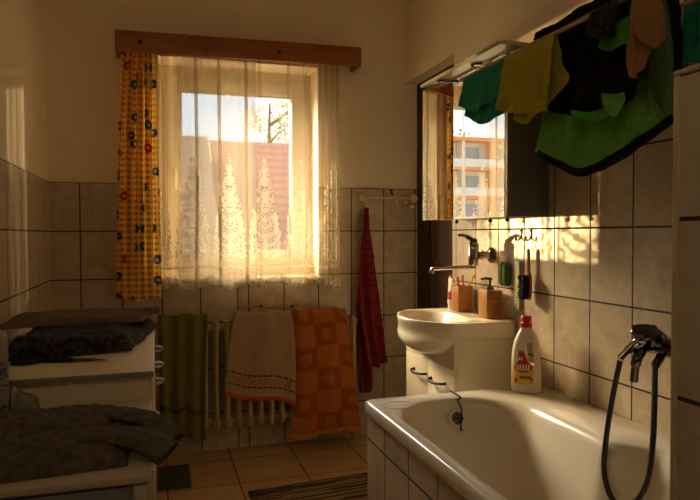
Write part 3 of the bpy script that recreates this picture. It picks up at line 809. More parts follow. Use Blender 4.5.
# comb
h1 = atx(521, 238, XR); pa, pb = atx(518, 260, XR-.01), atx(518, 310, XR-.01)
t = thing('comb', 'pale translucent comb hanging from left hook on the tiles', 'comb', (pa.x, pa.y, pb.z))
mc = plain('pale_green_plastic', (.46, .44, .26), .3)
b = B(); b.box(XR-.013, XR-.007, pa.y-.014, pa.y+.016, pb.z, pa.z, .003); obj('spine', b, mc, t)
b = B()
for k in range(26):
    z = pb.z+.012 + k*(pa.z-pb.z-.024)/25; b.box(XR-.012, XR-.008, pa.y+.014, pa.y+.026, z-.0018, z+.0018)
obj('teeth', b, mc, t)
b = B(); b.tube([(XR-.026, h1.y, h1.z-.004), (XR-.012, pa.y+.002, pa.z-.006)], .0012, 6); obj('hanging_string', b, mc, t)
# brush
h2 = atx(531, 238, XR); pa, pb = atx(526.5, 249, XR-.03), atx(525.5, 300, XR-.03)
t = thing('bristle_brush', 'wooden brush with black bristles hanging from right hook', 'brush', (pa.x, pa.y, pb.z))
b = B(); zz = pa.z-pb.z
rings = []
for q, w_, d_ in ((0, .010, .005), (.04, .020, .007), (.25, .026, .008), (.48, .022, .008), (.56, .011, .007), (.95, .010, .006), (1, .006, .004)):
    z = pb.z+zz*q; rings.append([(XR-.022+d_*math.cos(2*PI*i/20), pa.y+w_*math.sin(2*PI*i/20), z) for i in range(20)])
b.loft(rings); obj('handle', b, M['brush_wood'], t)
b = B(); rnd = random.Random(3)
for i in range(15):
    for j in range(5):
        z = pb.z + zz*(.05+.43*i/14); y = pa.y + (j-2)*.0085*(1-.25*abs(i-7)/7)
        b.tube([(XR-.029, y, z), (XR-.054-rnd.random()*.005, y+rnd.uniform(-.003, .003), z+rnd.uniform(-.003, .003))], .0032, 5)
obj('bristles', b, M['black'], t)
b = B(); b.tube([(XR-.028, h2.y, h2.z-.004), (XR-.024, h2.y+.010, pa.z)], .0015, 6); obj('hanging_cord', b, M['brush_wood'], t)

# ------------------------------------------------------------------ bath
BX0, BX1, BY0, BY1, BZ = .690, XR-.001, .705, 2.080, .602
b = B(); b.box(.702, .76, BY0, BY1-.012, 0, BZ-.040); b.box(.76, XR-.002, BY1-.06, BY1-.012, 0, BZ-.040); struct('wall_bath', b, M['tile_bath'])
t = thing('bathtub', 'white acrylic bathtub along the tiled wall with tiled front', 'bathtub', ((BX0+BX1)/2, (BY0+BY1)/2, .06))
def bath():
    b = B(); N = 96
    xc, yc = .985, 1.32
    def rrect(x0, x1, y0, y1, r, z, widen=0):
        out = []
        per = [(x1-r, y1-r, 0), (x0+r, y1-r, PI/2), (x0+r, y0+r, PI), (x1-r, y0+r, 1.5*PI)]
        k = N//4
        for cx_, cy_, a0 in per:
            for i in range(k):
                a = a0 + PI/2*i/(k-1)
                x = cx_ + r*math.cos(a); y = cy_ + r*math.sin(a)
                out.append([x, y, z])
        # resample straight parts by arc length
        P = [Vector(p) for p in out]; L = [0]
        for i in range(len(P)): L.append(L[-1] + (P[(i+1) % len(P)]-P[i]).length)
        res = []
        for m in range(N*2):
            s = L[-1]*m/(N*2); i = 0
            while L[i+1] < s: i += 1
            f = (s-L[i])/max(L[i+1]-L[i], 1e-9); p = P[i].lerp(P[(i+1) % len(P)], f)
            res.append(p)
        if widen:
            for p in res:
                if p.x > xc:
                    f = max(0, min(1, (1.47-p.y)/.14)); f = f*f*(3-2*f); p.x += widen*f
        return res
    rings = [rrect(BX0+.004, BX1, BY0, BY1-.003, .02, BZ-.046), rrect(BX0, BX1, BY0, BY1, .022, BZ-.040), rrect(BX0, BX1, BY0, BY1, .022, BZ-.010),
             rrect(BX0+.003, BX1-.001, BY0+.002, BY1-.003, .02, BZ-.003), rrect(BX0+.010, BX1-.004, BY0+.006, BY1-.010, .02, BZ)]
    ix0, ix1, iy0, iy1 = .742, 1.205, .80, 1.995
    rings += [rrect(ix0-.012, ix1+.016, iy0-.01, iy1+.014, .20, BZ-.001, .09), rrect(ix0, ix1, iy0, iy1, .20, BZ-.009, .09), rrect(ix0+.012, ix1-.010, iy0+.015, iy1-.012, .195, BZ-.035, .085),
              rrect(ix0+.035, ix1-.03, iy0+.06, iy1-.035, .18, BZ-.18, .05), rrect(ix0+.06, ix1-.05, iy0+.14, iy1-.06, .15, BZ-.34, .03),
              rrect(ix0+.10, ix1-.09, iy0+.22, iy1-.10, .11, BZ-.415), rrect(ix0+.19, ix1-.18, iy0+.40, iy1-.25, .04, BZ-.425)]
    b.loft(rings, True, False, True); return b
tub = obj('tub_shell', bath(), M['acrylic'], t, angle=50)
# moulded soap recess
sp_ = atz(396, 405, BZ)
b = B(); b.tube([(sp_.x+.01+.056*math.cos(2*PI*k/40), sp_.y-.002+.044*math.sin(2*PI*k/40), BZ-.0006) for k in range(41)], .0016, 8, False); obj('soap_recess', b, M['acrylic'], t)
ovx = .94; of = atx(457, 418, .94)
oy = 1.966
of = aty(457, 418, oy)
b = B(); ax = Vector((0, -1, .18))
b.lathe([(.031, -.004), (.031, .001), (.027, .003), (.022, .002)], of, ax, 28); ov = obj('overflow', b, M['acrylic'], t)
b = B(); b.lathe([(.021, -.002), (.021, .007), (.016, .011), (.0, .012)], of, ax, 20)
for k in range(4):
    a = PI*k/4; d = Vector((math.cos(a), 0, math.sin(a)))
    b.tube([of+Vector((0, -.011, 0))-d*.020, of+Vector((0, -.011, 0))+d*.020], .003, 6)
obj('overflow_grille', b, M['chrome_dark'], ov, label='darkened chrome overflow grille')
t3 = thing('bath_plug_chain', 'thin dark plug chain lying over the far bath rim', 'chain', (of.x, 1.95, BZ))
c0, c1 = atz(450.5, 391, BZ+.004), atz(460.5, 397, BZ+.004)
pts = curve([c0, c1, (of.x+.012, 1.985, BZ-.006), (of.x+.012, oy-.012, of.z+.03), (of.x+.006, oy-.018, of.z-.03)], 60)
b = B()
for k, p in enumerate(pts): b.ball(p, .0030, n=6)
b.tube(pts, .0018, 6); obj('chain', b, M['black'], t3)
b = B(); b.ball(pts[-1]+Vector((0, -.002, -.006)), .006, n=8); obj('chain_end', b, M['chrome_dark'], t3)

# bath mixer with hand shower
my, mz = 1.44, .868
t = thing('bath_mixer', 'chrome wall lever mixer, dark reflections coloured in, over the bath', 'tap', (1.34, my, mz))
def X_(px, py, x): return atx(px, py, x)
for yy in (1.345, 1.485):
    b = B(); b.lathe([(.033, 0), (.033, -.006), (.026, -.014), (.015, -.018), (.014, -.03)], (XR-.0005, yy, mz), 'x', 24)
    obj('wall_rosette', b, M['chrome_dark'], t)
b = B(); b.tube([(1.345, 1.50, mz), (1.345, 1.49, mz), (1.345, 1.34, mz), (1.345, 1.33, mz)], [.018, .025, .025, .018], 22)
for yy in (1.345, 1.485): b.tube([(XR-.02, yy, mz), (1.345, yy, mz)], .019, 18)
b.lathe([(.024, .0), (.027, .012), (.027, .038), (.018, .048), (0, .05)], (1.335, 1.425, mz), 'z', 22)
obj('body', b, M['chrome_dark'], t)
b = B(); l0 = Vector((1.335, 1.425, mz+.045)); l1 = X_(641, 329, 1.28); l2 = X_(632, 326.5, 1.27)
b.tube(curve([l0, l0.lerp(l1, .5)+Vector((0, 0, .006)), l1, l2], 16), [.015]*2+[.010]*6+[.006]*8, 12); obj('lever', b, M['chrome_dark'], t)
b = B(); s0 = Vector((1.325, 1.45, mz-.012)); s1 = X_(637, 359, 1.255); 
b.tube(curve([s0, s0.lerp(s1, .6)+Vector((0, 0, .006)), s1, X_(635.5, 366, 1.255), X_(634, 381, 1.258)], 22), [.017]*8+[.014]*8+[.011]*6, 14); obj('spout', b, M['chrome_dark'], t)
b = B(); b.tube([(1.345, 1.40, mz-.02), X_(655, 366, 1.31)], .012, 12); obj('hose_outlet', b, M['chrome_dark'], t)
t = thing('hand_shower', 'chrome hand shower with dark looping hose hanging into bath', 'hand shower', (1.25, 1.5, .3))
b = B(); a0 = X_(620, 358, 1.225); a1 = X_(633, 345, 1.26); a2 = X_(643, 338, 1.275)
b.tube(curve([a0, a1, a2], 14), [.010]*4+[.012]*6+[.016]*4, 14); obj('handset', b, M['chrome'], t)
b = B(); b.lathe([(.018, 0), (.032, .012), (.034, .022), (.030, .027), (0, .028)], a2, Vector((-.2, -.3, .85)), 24); obj('shower_head', b, M['chrome_dark'], t)
b = B(); hp = [X_(655, 364, 1.31), X_(654.5, 400, 1.28), X_(653, 440, 1.25), X_(648, 478, 1.22), X_(637, 500, 1.20), X_(622, 507, 1.19), X_(610, 495, 1.185), X_(604, 470, 1.19), X_(606, 440, 1.20), X_(612, 400, 1.215), X_(620, 361, 1.225)]
b.tube(curve(hp, 90), .0078, 12); obj('hose', b, M['rubber'], t)

# cleaner bottle on the bath rim
cb = atz(526, 392, BZ+.001)
cb = Vector((1.298, 2.0, BZ))
t = thing('cleaner_bottle', 'white cleaner bottle with red cap and side grip on bath corner', 'bottle', cb)
Rz = Matrix.Rotation(math.radians(-27), 3, 'Z')
mw = plain('white_bottle_plastic', (.76, .68, .54), .3, vary=.03)
SC = 1.0
def outl(z):   # half widths left / right of the axis, depth
    prof = [(0, .050, .052, .027), (.012, .053, .055, .030), (.06, .053, .055, .031), (.10, .053, .053, .031), (.105, .053, .051, .031), (.15, .050, .050, .030), (.19, .043, .046, .028), (.215, .034, .040, .025), (.235, .024, .027, .021), (.25, .017, .017, .017)]
    for a, c in zip(prof, prof[1:]):
        if a[0] <= z <= c[0]:
            q = (z-a[0])/(c[0]-a[0]); return [a[i]+(c[i]-a[i])*q for i in (1, 2, 3)]
    return list(prof[-1][1:])
def bpt(x, y, z): return cb + Rz @ Vector((x, y, 0)) + Vector((0, 0, z*.965))
def ringof(z, x0, x1, d, n=28):
    cx_, rx = (x0+x1)/2, (x1-x0)/2; o = []
    for i in range(n):
        a = 2*PI*i/n; c, s = math.cos(a), math.sin(a); e = .7
        o.append(bpt(cx_+rx*math.copysign(abs(c)**e, c), d*math.copysign(abs(s)**e, s), z))
    return o
b = B(); HZ0, HZ1 = .105, .195
zs = [.001, .006, .012, .03, .06, .09, HZ0]
b.loft([ringof(z, -outl(z)[0], outl(z)[1], outl(z)[2]) for z in zs])
zs = [HZ0-.004+i*(HZ1-HZ0+.008)/8 for i in range(9)]
b.loft([ringof(z, -outl(z)[0], .012-(.012*(z-HZ0)/(HZ1-HZ0)), outl(z)[2]) for z in zs])
b.loft([ringof(z, .034-(.008*(z-HZ0)/(HZ1-HZ0))-.004, outl(z)[1], .012, 16) for z in zs])
zs = [HZ1-.004, .205, .215, .225, .235, .25]
b.loft([ringof(z, -outl(z)[0], outl(z)[1], outl(z)[2]) for z in zs])
obj('bottle_body', b, mw, t, angle=55)
b = B(); p0 = bpt(0, 0, .248)
b.lathe([(.022, 0), (.022, .014), (.019, .016), (.017, .020), (.020, .023), (.0195, .038), (.016, .042), (0, .043)], p0, 'z', 24); obj('cap', b, plain('red_cap', (.55, .02, .015), .35), t)
# label on the face towards the camera
def face(x, z, off=.0012):
    xl, xr, d = outl(z); cx_ = (xr-xl)/2; rx = (xl+xr)/2
    q = max(-1, min(1, (x-cx_)/rx)); c = abs(q)**(1/.7); s = math.sqrt(max(0, 1-c*c))
    return bpt(x, -d*abs(s)**.7 - off, z)
def patch(b, poly_lr, z0, z1, nz=14, nx=8, off=.0012):
    rows = []
    for i in range(nz+1):
        z = z0+(z1-z0)*i/nz; l, r = poly_lr(z); rows.append([face(l+(r-l)*j/nx, z, off) for j in range(nx+1)])
    b.grid(rows)
def lab(z): return (-.046 if z < .15 else -.046+(z-.15)*.12, .024-.036*max(0, (z-.085))/.08 if z > .085 else .024)
t_ = NT('cleaner_label'); c_ = t_.mix(t_.noise(t_.obj(), 30), (.75, .42, .03), (.85, .52, .05))
b = B(); patch(b, lab, .035, .165); lo = obj('label', b, t_.done(t_.bsdf(c_, .35)), t, solid=.0006, label='yellow and red printed label')
red = plain('label_red', (.50, .02, .02), .35)
b = B(); patch(b, lambda z: (lab(z)[0]+.002, lab(z)[1]-.004), .118, .160, off=.002); obj('label_panel', b, red, lo, solid=.0005)
b = B()
def ell(z, cz, h, x0, x1):
    q = math.sqrt(max(0, 1-((z-cz)/h)**2)); c = (x0+x1)/2; return (c-(x1-c)*q, c+(x1-c)*q)
patch(b, lambda z: ell(z, .100, .022, -.045, .020), .0785, .1215, off=.0028); obj('label_oval', b, red, lo, solid=.0005)
white = plain('label_white', (.85, .82, .75), .4)
b = B()
for x0 in (-.036, -.026, -.016, -.006, .004):
    patch(b, lambda z, x0=x0: (x0+.10*(z-.1), x0+.005+.10*(z-.1)), .091, .110, 4, 2, .0036)
patch(b, lambda z: (-.038, .012), .0885, .0905, 2, 8, .0036)
for x0 in (-.036, -.028, -.021): patch(b, lambda z, x0=x0: (x0, x0+.005), .126, .138, 3, 2, .0032)
obj('label_lettering', b, white, lo, solid=.0005)
b = B(); patch(b, lambda z: (-.026, .016), .055, .066, 4, 6, .0028); obj('label_stripe', b, plain('label_green', (.10, .13, .04), .4), lo, solid=.0005)
b = B(); patch(b, lambda z: ell(z, .050, .008, -.044, -.032), .0425, .0575, 6, 4, .0028); obj('label_dot', b, red, lo, solid=.0005)
b = B(); patch(b, lambda z: ell(z, .052, .006, .012, .022), .0465, .0575, 6, 4, .0028); obj('label_dot', b, red, lo, solid=.0005)

# ------------------------------------------------------------------ drying rack and laundry
RX, RZ = 1.10, 1.762
t = thing('drying_rack', 'wall mounted wooden rod drying rack above the bath', 'drying rack', (1.2, 1.5, RZ))
for x, y1 in ((RX, 2.13), (1.19, 1.985), (1.28, 1.985)):
    b = B(); b.tube([(x, .80, RZ), (x, y1, RZ)], .008, 12); obj('rod', b, M['rod'], t)
for y in (1.975, .82):
    b = B(); b.box(RX-.012, XR-.001, y-.008, y+.008, RZ-.022, RZ-.006, .003); b.box(XR-.012, XR-.001, y-.02, y+.02, RZ-.06, RZ+.03, .003); obj('support_arm', b, M['rod'], t)
p = atx(488, 67, RX); b = B(); b.box(RX-.012, RX+.012, p.y-.02, p.y+.02, RZ+.006, RZ+.018, .003); obj('clip', b, M['upvc'], t)

def laundry(name, label, cat_, mat, layers, parent=None, group='laundry on the drying rack', thick=.004):
    """layers: list of (rows of pixel points, plane X, fold, number of folds, seed)"""
    b = B(); 
    for rows, X, fold, nf, seed in layers:
        pr = [[atx(q[0], q[1], X+(q[2] if len(q) > 2 else 0)) for q in r] for r in rows]
        sheet(b, pr, 44, 44, (-1, 0, 0), fold, nf, .005, seed, uvscale=(1, 1))
    if parent: return obj(name, b, mat, parent, solid=thick, angle=180)
    return obj(name, b, mat, None, label, cat_, group, solid=thick, angle=180, origin=tuple(atx(*layers[0][0][0][0][:2], layers[0][1])))
teal = fabric('teal_cotton', (.04, .40, .27), (.03, .30, .20), 24, .3)
laundry('teal_cloth', 'teal green cloth hanging at the far end of rack by mirror', 'laundry', teal, [
    ([[(464, 80, .0), (478, 72.5), (491, 66), (504, 59)], [(463, 93), (475, 90), (489, 85), (503, 78)], [(460, 106), (473, 112), (487, 103), (500, 97)]], RX-.012, .010, 2.2, 2),
    ([[(466, 79), (478, 73), (491, 66.5), (505, 59)], [(468, 95), (478, 95), (490, 90), (504, 85)], [(466, 116), (474, 122), (486, 124), (503, 113)]], RX+.014, .007, 1.6, 4)])
olive = fabric('olive_terry', (.60, .53, .08), (.46, .40, .06), 40, .3)
laundry('olive_towel', 'olive yellow towel hanging over rack beside the teal cloth', 'laundry', olive, [
    ([[(504, 58.5), (520, 50.5), (537, 42), (554, 33)], [(502, 80), (518, 77), (535, 72), (551, 66)], [(497, 110), (512, 113), (530, 113), (546, 111)]], RX-.014, .007, 2.6, 6),
    ([[(506, 58), (522, 50), (540, 41), (557, 32.5)], [(510, 85), (525, 82), (545, 74), (561, 60)], [(514, 102), (526, 106), (544, 100), (567, 82)], [(515, 119), (522, 124), (532, 120), (547, 104)]], RX+.016, .006, 1.5, 8)])
blackc = fabric('black_cotton', (.006, .005, .006), (.010, .008, .009), 30, .02)
laundry('black_garment', 'large black garment bundled over the rack before green shirt', 'laundry', blackc, [
    ([[(534, 39), (560, 24), (586, 10), (612, -4), (645, -18)], [(551, 50), (571, 42), (593, 34), (616, 26), (642, 16)], [(557, 85), (576, 80), (599, 76), (621, 72), (645, 62)], [(549, 110), (570, 116), (593, 118), (616, 108), (638, 92)]], RX+.045, .012, 3.2, 11),
    ([[(534, 40), (560, 27), (590, 11), (612, 0)], [(536, 34), (560, 20), (585, 6), (610, -10)], [(540, 36), (565, 22), (590, 6), (614, -8)]], RX-.012, .008, 2.0, 13)])
t_ = NT('black_purple_print'); f_ = t_.math('LESS_THAN', t_.voro(t_.obj(), 70), .33)
purp = t_.done(t_.bsdf(t_.mix(f_, (.008, .006, .009), (.06, .022, .05)), .9))
laundry('printed_scarf', 'black and purple printed scarf draped over the rack near top', 'laundry', purp, [
    ([[(588, 16), (598, 9), (608, 3), (616, -1)], [(587, 27), (598, 25), (609, 20), (617, 13)], [(589, 35), (598, 40), (609, 37), (615, 28)]], RX-.022, .010, 2.4, 15)])
t = thing('green_shirt', 'green mesh sports shirt with black hem hanging over the bath', 'shirt', tuple(atx(600, 170, 1.17)))
gm = fabric('green_mesh', (.17, .52, .10), (.34, .62, .15), 34, .35)
gm2 = fabric('bright_green', (.09, .42, .03), (.12, .48, .05), 20, .35)
gm3 = fabric('dull_green_mesh', (.16, .32, .12), (.24, .40, .16), 30, .3)
bk = fabric('black_trim', (.006, .006, .006), (.010, .009, .009), 30, .0)
laundry('front_panel', '', '', gm, [([[(546, 92), (570, 100), (595, 102), (618, 95), (644, 78)], [(541, 120), (566, 128), (594, 130), (620, 120), (652, 96)], [(538, 151), (560, 162), (583, 169), (622, 149), (668, 117)]], 1.165, .015, 4.2, 21)], t)
laundry('hem_band', '', '', bk, [([[(537.5, 150), (560, 161), (583, 168), (622, 148), (672, 114)], [(538, 154), (560, 166), (583, 173), (624, 153), (674, 119)], [(539, 157), (561, 169), (584, 176), (626, 157), (674, 122)]], 1.140, .003, 3.0, 21)], t)
laundry('side_panel', '', '', gm3, [([[(640, -4), (652, -6), (664, -8), (675, -10)], [(640, 40), (652, 38), (666, 35), (680, 34)], [(634, 90), (650, 85), (666, 80), (684, 74)], [(634, 142), (650, 130), (664, 121), (680, 110)]], 1.175, .010, 3.0, 23)], t)
laundry('sleeve_trim', '', '', bk, [([[(666, -8), (672, -8), (678, -8)], [(673, 30), (677, 29), (681, 28)], [(676, 76), (680, 75), (684, 74)]], 1.15, .003, 1.0, 25)], t)
laundry('sleeve', '', '', gm2, [([[(606, 28), (618, 22), (632, 14)], [(602, 38), (616, 36), (632, 32)], [(600, 48), (611, 51), (630, 42)]], 1.10, .006, 1.4, 27)], t)
laundry('collar', '', '', gm2, [([[(572, 110), (588, 112), (604, 108), (618, 104)], [(574, 116), (590, 119), (606, 114), (616, 109)], [(582, 119), (593, 122), (606, 118), (614, 113)]], 1.125, .004, 1.4, 29)], t)
laundry('collar_flap', '', '', gm, [([[(602, 93), (612, 94), (624, 92)], [(604, 103), (613, 105), (623, 101)], [(612, 116), (614, 117), (618, 112)]], 1.120, .004, 1.0, 31)], t)
laundry('brown_cloth', 'brown cloth folded over the rack above the green shirt', 'laundry', fabric('brown_cotton', (.40, .24, .12), (.32, .19, .095), 20, .2), [
    ([[(633, -8), (645, -14), (656, -16)], [(631, 30), (645, 26), (660, 20)], [(629, 52), (642, 46), (655, 40)], [(631, 77), (635, 78), (641, 68)]], RX-.030, .008, 1.6, 33),
    ([[(636, -8), (648, -14), (658, -16)], [(634, 20), (650, 20), (664, 18)], [(640, 38), (652, 44), (667, 36)], [(646, 40), (654, 48), (664, 42)]], RX-.048, .006, 1.3, 35)])
laundry('teal_cloth', 'dark teal cloth hanging at the near end behind tiled half wall', 'laundry', teal, [
    ([[(684, -6), (694, -10), (706, -14)], [(685, 25), (695, 22), (707, 18)], [(685, 64), (695, 62), (708, 58)]], 1.28, .010, 1.6, 41)])

# ------------------------------------------------------------------ furniture at the left
KX, K1Y0, K1Y1, K1Z = -.012, 1.760, 2.72, .818
t = thing('chest_of_drawers', 'cream chest of drawers against left wall topped with folded fabric', 'chest of drawers', (-.26, 2.2, 0))
b = B(); b.box(XL+.002, KX-.016, K1Y0+.012, K1Y1-.01, .04, K1Z-.020, .002); obj('body', b, M['white'], t)
b = B(); b.box(XL+.002, KX, K1Y0, K1Y1, K1Z-.020, K1Z, .003); obj('top_board', b, M['white'], t)
b = B(); b.box(XL+.004, KX-.001, K1Y0-.004, K1Y0+.001, K1Z-.015, K1Z-.001, .001); obj('edge_band', b, M['trim_grey'], t, label='grey edge band')
for k in range(3):
    z1 = K1Z-.03-k*.25; b = B(); b.box(KX-.016, KX-.002, K1Y0+.02, K1Y1-.02, z1-.24, z1, .003); d = obj('drawer', b, M['white'], t)
    if k == 0: hs = ((2.44, -.03), (2.14, -.03), (1.90, -.03))
    else: hs = ()
    for yy, dz in hs:
        b = B(); b.tube(curve([(KX-.004, yy-.03, z1+dz+.014), (KX+.012, yy-.03, z1+dz+.014), (KX+.024, yy-.02, z1+dz+.008), (KX+.024, yy+.02, z1+dz-.008), (KX+.012, yy+.03, z1+dz-.014), (KX-.004, yy+.03, z1+dz-.014)], 24), .0042, 8); obj('handle', b, plain('white_handle', (.85, .82, .74), .2), d)
K2Y0, K2Y1, K2Z = 1.195, 1.745, .743
t = thing('low_cabinet', 'white cabinet nearest the camera at left with grey front', 'cabinet', (-.26, 1.45, 0))
b = B(); b.box(XL+.002, -.020, K2Y0+.02, K2Y1, .02, K2Z-.014, .002); obj('body', b, M['white_dull'], t)
b = B(); b.box(XL+.002, -.016, K2Y0, K2Y1, K2Z-.014, K2Z, .003); obj('top_board', b, M['white_dull'], t)
b = B(); b.box(XL+.01, -.052, K2Y0+.004, K2Y0+.019, .05, K2Z-.020, .003); obj('front_panel', b, M['grey_panel'], t, label='blue grey front panel')
b = B(); b.box(-.046, -.020, K2Y0+.003, K2Y0+.019, .02, K2Z-.018, .002); obj('side_stile', b, M['white_dull'], t)

def heap(b, corners, z0, hfun, nu=60, nv=44, seed=0, rag=.012, over=None):
    """cloth heap on a surface: footprint by four corners (near-left, near-right, far-right, far-left)"""
    A, Bc, Cc, D = [Vector((*c, 0)) for c in corners]; top = []; bot = []
    for i in range(nv+1):
        v = i/nv; r = []; rb = []
        for j in range(nu+1):
            u = j/nu
            p = A*(1-u)*(1-v) + Bc*u*(1-v) + Cc*u*v + D*(1-u)*v
            e = noise.noise(Vector((p.x*9, p.y*9, seed)))*rag
            ed = min(u, 1-u, v, 1-v)
            q = min(1, ed/.10); rd = math.sqrt(max(0, 1-(1-q)**2))
            h = hfun(u, v, p, rd)
            r.append(Vector((p.x+e, p.y+e*.7, z0+h))); rb.append(Vector((p.x+e, p.y+e*.7, z0+.0015)))
        top.append(r); bot.append(rb)
    b.grid(top); b.grid(bot, flip=True)
    rim = [(0, j) for j in range(nu+1)] + [(i, nu) for i in range(1, nv+1)] + [(nv, j) for j in range(nu-1, -1, -1)] + [(i, 0) for i in range(nv-1, 0, -1)]
    ta = [b.b.verts.new(top[i][j]) for i, j in rim]; ba = [b.b.verts.new(bot[i][j]) for i, j in rim]
    for k in range(len(rim)):
        l = (k+1) % len(rim); b.b.faces.new((ba[k], ba[l], ta[l], ta[k]))
    bmesh.ops.remove_doubles(b.b, verts=b.b.verts, dist=.0004)
t_ = NT('dark_speckled_knit'); v_ = t_.voro(t_.obj(), 95); n_ = t_.noise(t_.obj(), 30, 3)
c_ = t_.mix(t_.math('MULTIPLY', t_.math('GREATER_THAN', v_, .42), t_.math('GREATER_THAN', n_, .48)), (.010, .008, .011), (.060, .045, .055))
M['knit'] = t_.done(t_.bsdf(c_, .95, 0, t_.bump(v_, .6, .004)))
def h1f(u, v, p, rd):
    return .004 + rd*(.052 + .008*v - .018*max(0, u-.8)*5 + .010*noise.noise(p*8) + .006*noise.noise(p*21) + .004*math.sin(v*22+u*5))
b = B(); heap(b, ((-.425, 2.00), (-.085, 2.07), (-.004, 2.56), (-.425, 2.60)), K1Z, h1f, seed=3)
obj('folded_blanket', b, M['knit'], None, 'dark speckled folded blanket on the cream chest of drawers', 'blanket', angle=80, origin=(-.25, 2.35, K1Z))
ZB = K1Z+.052
def h2f(u, v, p, rd):
    return .005 + rd*(.010 + .010*math.sin(PI*u) + .007*noise.noise(p*9+Vector((5, 0, 0))) + .004*math.sin(v*26))
b = B(); heap(b, ((-.500, 2.26), (-.05, 2.30), (-.004, 2.60), (-.505, 2.62)), ZB+.009, h2f, seed=8, rag=.006)
b.tube(curve([(-.10, 2.46, ZB+.030), (-.04, 2.48, ZB+.030), (.006, 2.50, ZB+.028)], 12), [.003, .005, .007, .009, .010, .011, .012, .012, .013, .013, .012, .006], 10)
obj('folded_trousers', b, fabric('brown_grey_cotton', (.20, .145, .11), (.14, .10, .078), 26, .02), None, 'brown grey trousers folded on top of the speckled blanket', 'trousers', angle=80, origin=(-.25, 2.5, ZB))
# slim scissors
sc = [atz(x, y, K1Z+.006) for x, y in ((16, 362), (40, 360.5), (62, 360), (107, 359.5))]
t = thing('scissors', 'slim dark scissors lying before the speckled blanket on chest', 'scissors', sc[2])
b = B(); b.tube([sc[2], sc[2].lerp(sc[3], .6), sc[3]], [.007, .005, .001], 8); obj('blade', b, M['chrome_dark'], t)
b = B(); b.tube([sc[1], sc[2], sc[2].lerp(sc[3], .25)], [.006, .010, .007], 8)
for dy in (-.02, .02):
    c = sc[0]+Vector((.02, dy, 0)); b.tube([c+Vector((.028*math.cos(a), .018*math.sin(a), 0)) for a in [2*PI*k/20 for k in range(21)]], .0045, 8)
    b.tube([c+Vector((.026, 0, 0)), sc[1]+Vector((.01, 0, 0)), sc[2]], .005, 8)
obj('handles', b, M['black'], t)
# paper box by the blanket
p = atz(12, 352, K1Z); b = B(); b.box(-.514, -.448, 2.14, 2.20, K1Z+.001, K1Z+.05, .002)
p = atz(30, 345, K1Z)
obj('paper_box', b, plain('pale_card', (.30, .25, .18), .7), None, 'small pale cardboard box tucked under left end of trousers', 'box', origin=(-.48, 2.17, K1Z))

# jeans on the low cabinet
jean = fabric('grey_brown_denim', (.085, .068, .060), (.16, .13, .115), 60, .0, mottled=.9)
def crease(p, k):
    return .007*(1-2*abs(noise.noise(Vector((p.x*5+p.y*3, p.y*24-p.x*5, k))))) + .004*(1-2*abs(noise.noise(Vector((p.x*26+p.y*8, p.y*12, k+3))))) + .0025*noise.noise(p*60)
def h3f(u, v, p, rd): return .003 + rd*(.024 + .006*math.sin(PI*v) + crease(p, 4))
def h4f(u, v, p, rd): return .003 + rd*(.017 + .010*math.sin(PI*v)*math.sin(PI*u) + 1.2*crease(p, 11))
t = thing('folded_jeans', 'grey brown jeans folded on low cabinet with legs over the edge', 'jeans', (-.25, 1.42, K2Z))
b = B(); heap(b, ((-.50, 1.205), (-.060, 1.25), (-.050, 1.56), (-.50, 1.59)), K2Z, h3f, seed=5, nu=110, nv=80); obj('waist_part', b, jean, t, angle=80)
b = B(); heap(b, ((-.50, 1.30), (-.155, 1.245), (-.055, 1.545), (-.50, 1.585)), K2Z+.022, h4f, seed=12, nu=110, nv=80, rag=.018); obj('upper_fold', b, jean, t, angle=80)
def leg(path, rad, flat):
    P = curve(path, 40); b = B(); rings = []
    for i, p in enumerate(P):
        tn = (P[min(i+1, 39)]-P[max(i-1, 0)]).normalized(); s = tn.cross(Vector((0, 0, 1))).normalized(); w = s.cross(tn)
        r = rad*(.8+.25*i/39); rings.append([p + s*r*math.cos(2*PI*k/24)*(1+.06*noise.noise(p*30+Vector((k, 0, 0)))) + w*(r*flat*math.sin(2*PI*k/24)*(1+.2*noise.noise(p*22+Vector((0, k, 0)))) + .006*(1-2*abs(noise.noise(p*34+Vector((0, k*.35, 3)))))) for k in range(24)])
    b.loft(rings, True, True, False); return b
b = leg([(-.16, 1.50, K2Z+.036), (-.08, 1.46, K2Z+.042), (-.012, 1.42, K2Z+.030), (.026, 1.39, K2Z-.004)], .036, .30); obj('trouser_leg', b, jean, t, solid=.004, angle=80)
b = leg([(-.18, 1.36, K2Z+.030), (-.09, 1.33, K2Z+.034), (-.020, 1.30, K2Z+.026), (.016, 1.285, K2Z+.004)], .046, .34); obj('trouser_leg', b, jean, t, solid=.004, angle=80)
b = B(); p = Vector((-.004, 1.425, K2Z+.050)); b.lathe([(.006, 0), (.006, .004), (0, .005)], p, Vector((.5, .2, .8)), 12); obj('button', b, plain('pale_button', (.8, .75, .65), .2), t, label='pale round button')
# bottle at the left edge
bt = Vector((-.380, 1.640, K2Z))
t = thing('toiletry_bottle', 'tall pale toiletry bottle with printed label at left picture edge', 'bottle', bt)
b = B(); b.lathe([(.036, .001), (.040, .006), (.040, .150), (.041, .152), (.041, .200), (.036, .212), (.020, .216), (0, .217)], bt, 'z', 32); obj('bottle_body', b, plain('pale_bottle', (.34, .31, .25), .3), t)
t_ = NT('bottle_label'); f_ = t_.math('GREATER_THAN', t_.noise(t_.node('ShaderNodeVectorMath', {0: t_.obj(), 1: (30, 30, 140)}, operation='MULTIPLY').outputs[0], 1.0, 2), .55)
b = B(); b.lathe([(.0408, .030), (.0408, .145)], bt, 'z', 32)
obj('label', b, t_.done(t_.bsdf(t_.mix(f_, (.22, .21, .19), (.05, .05, .055)), .5)), t, label='grey label with dark marks')
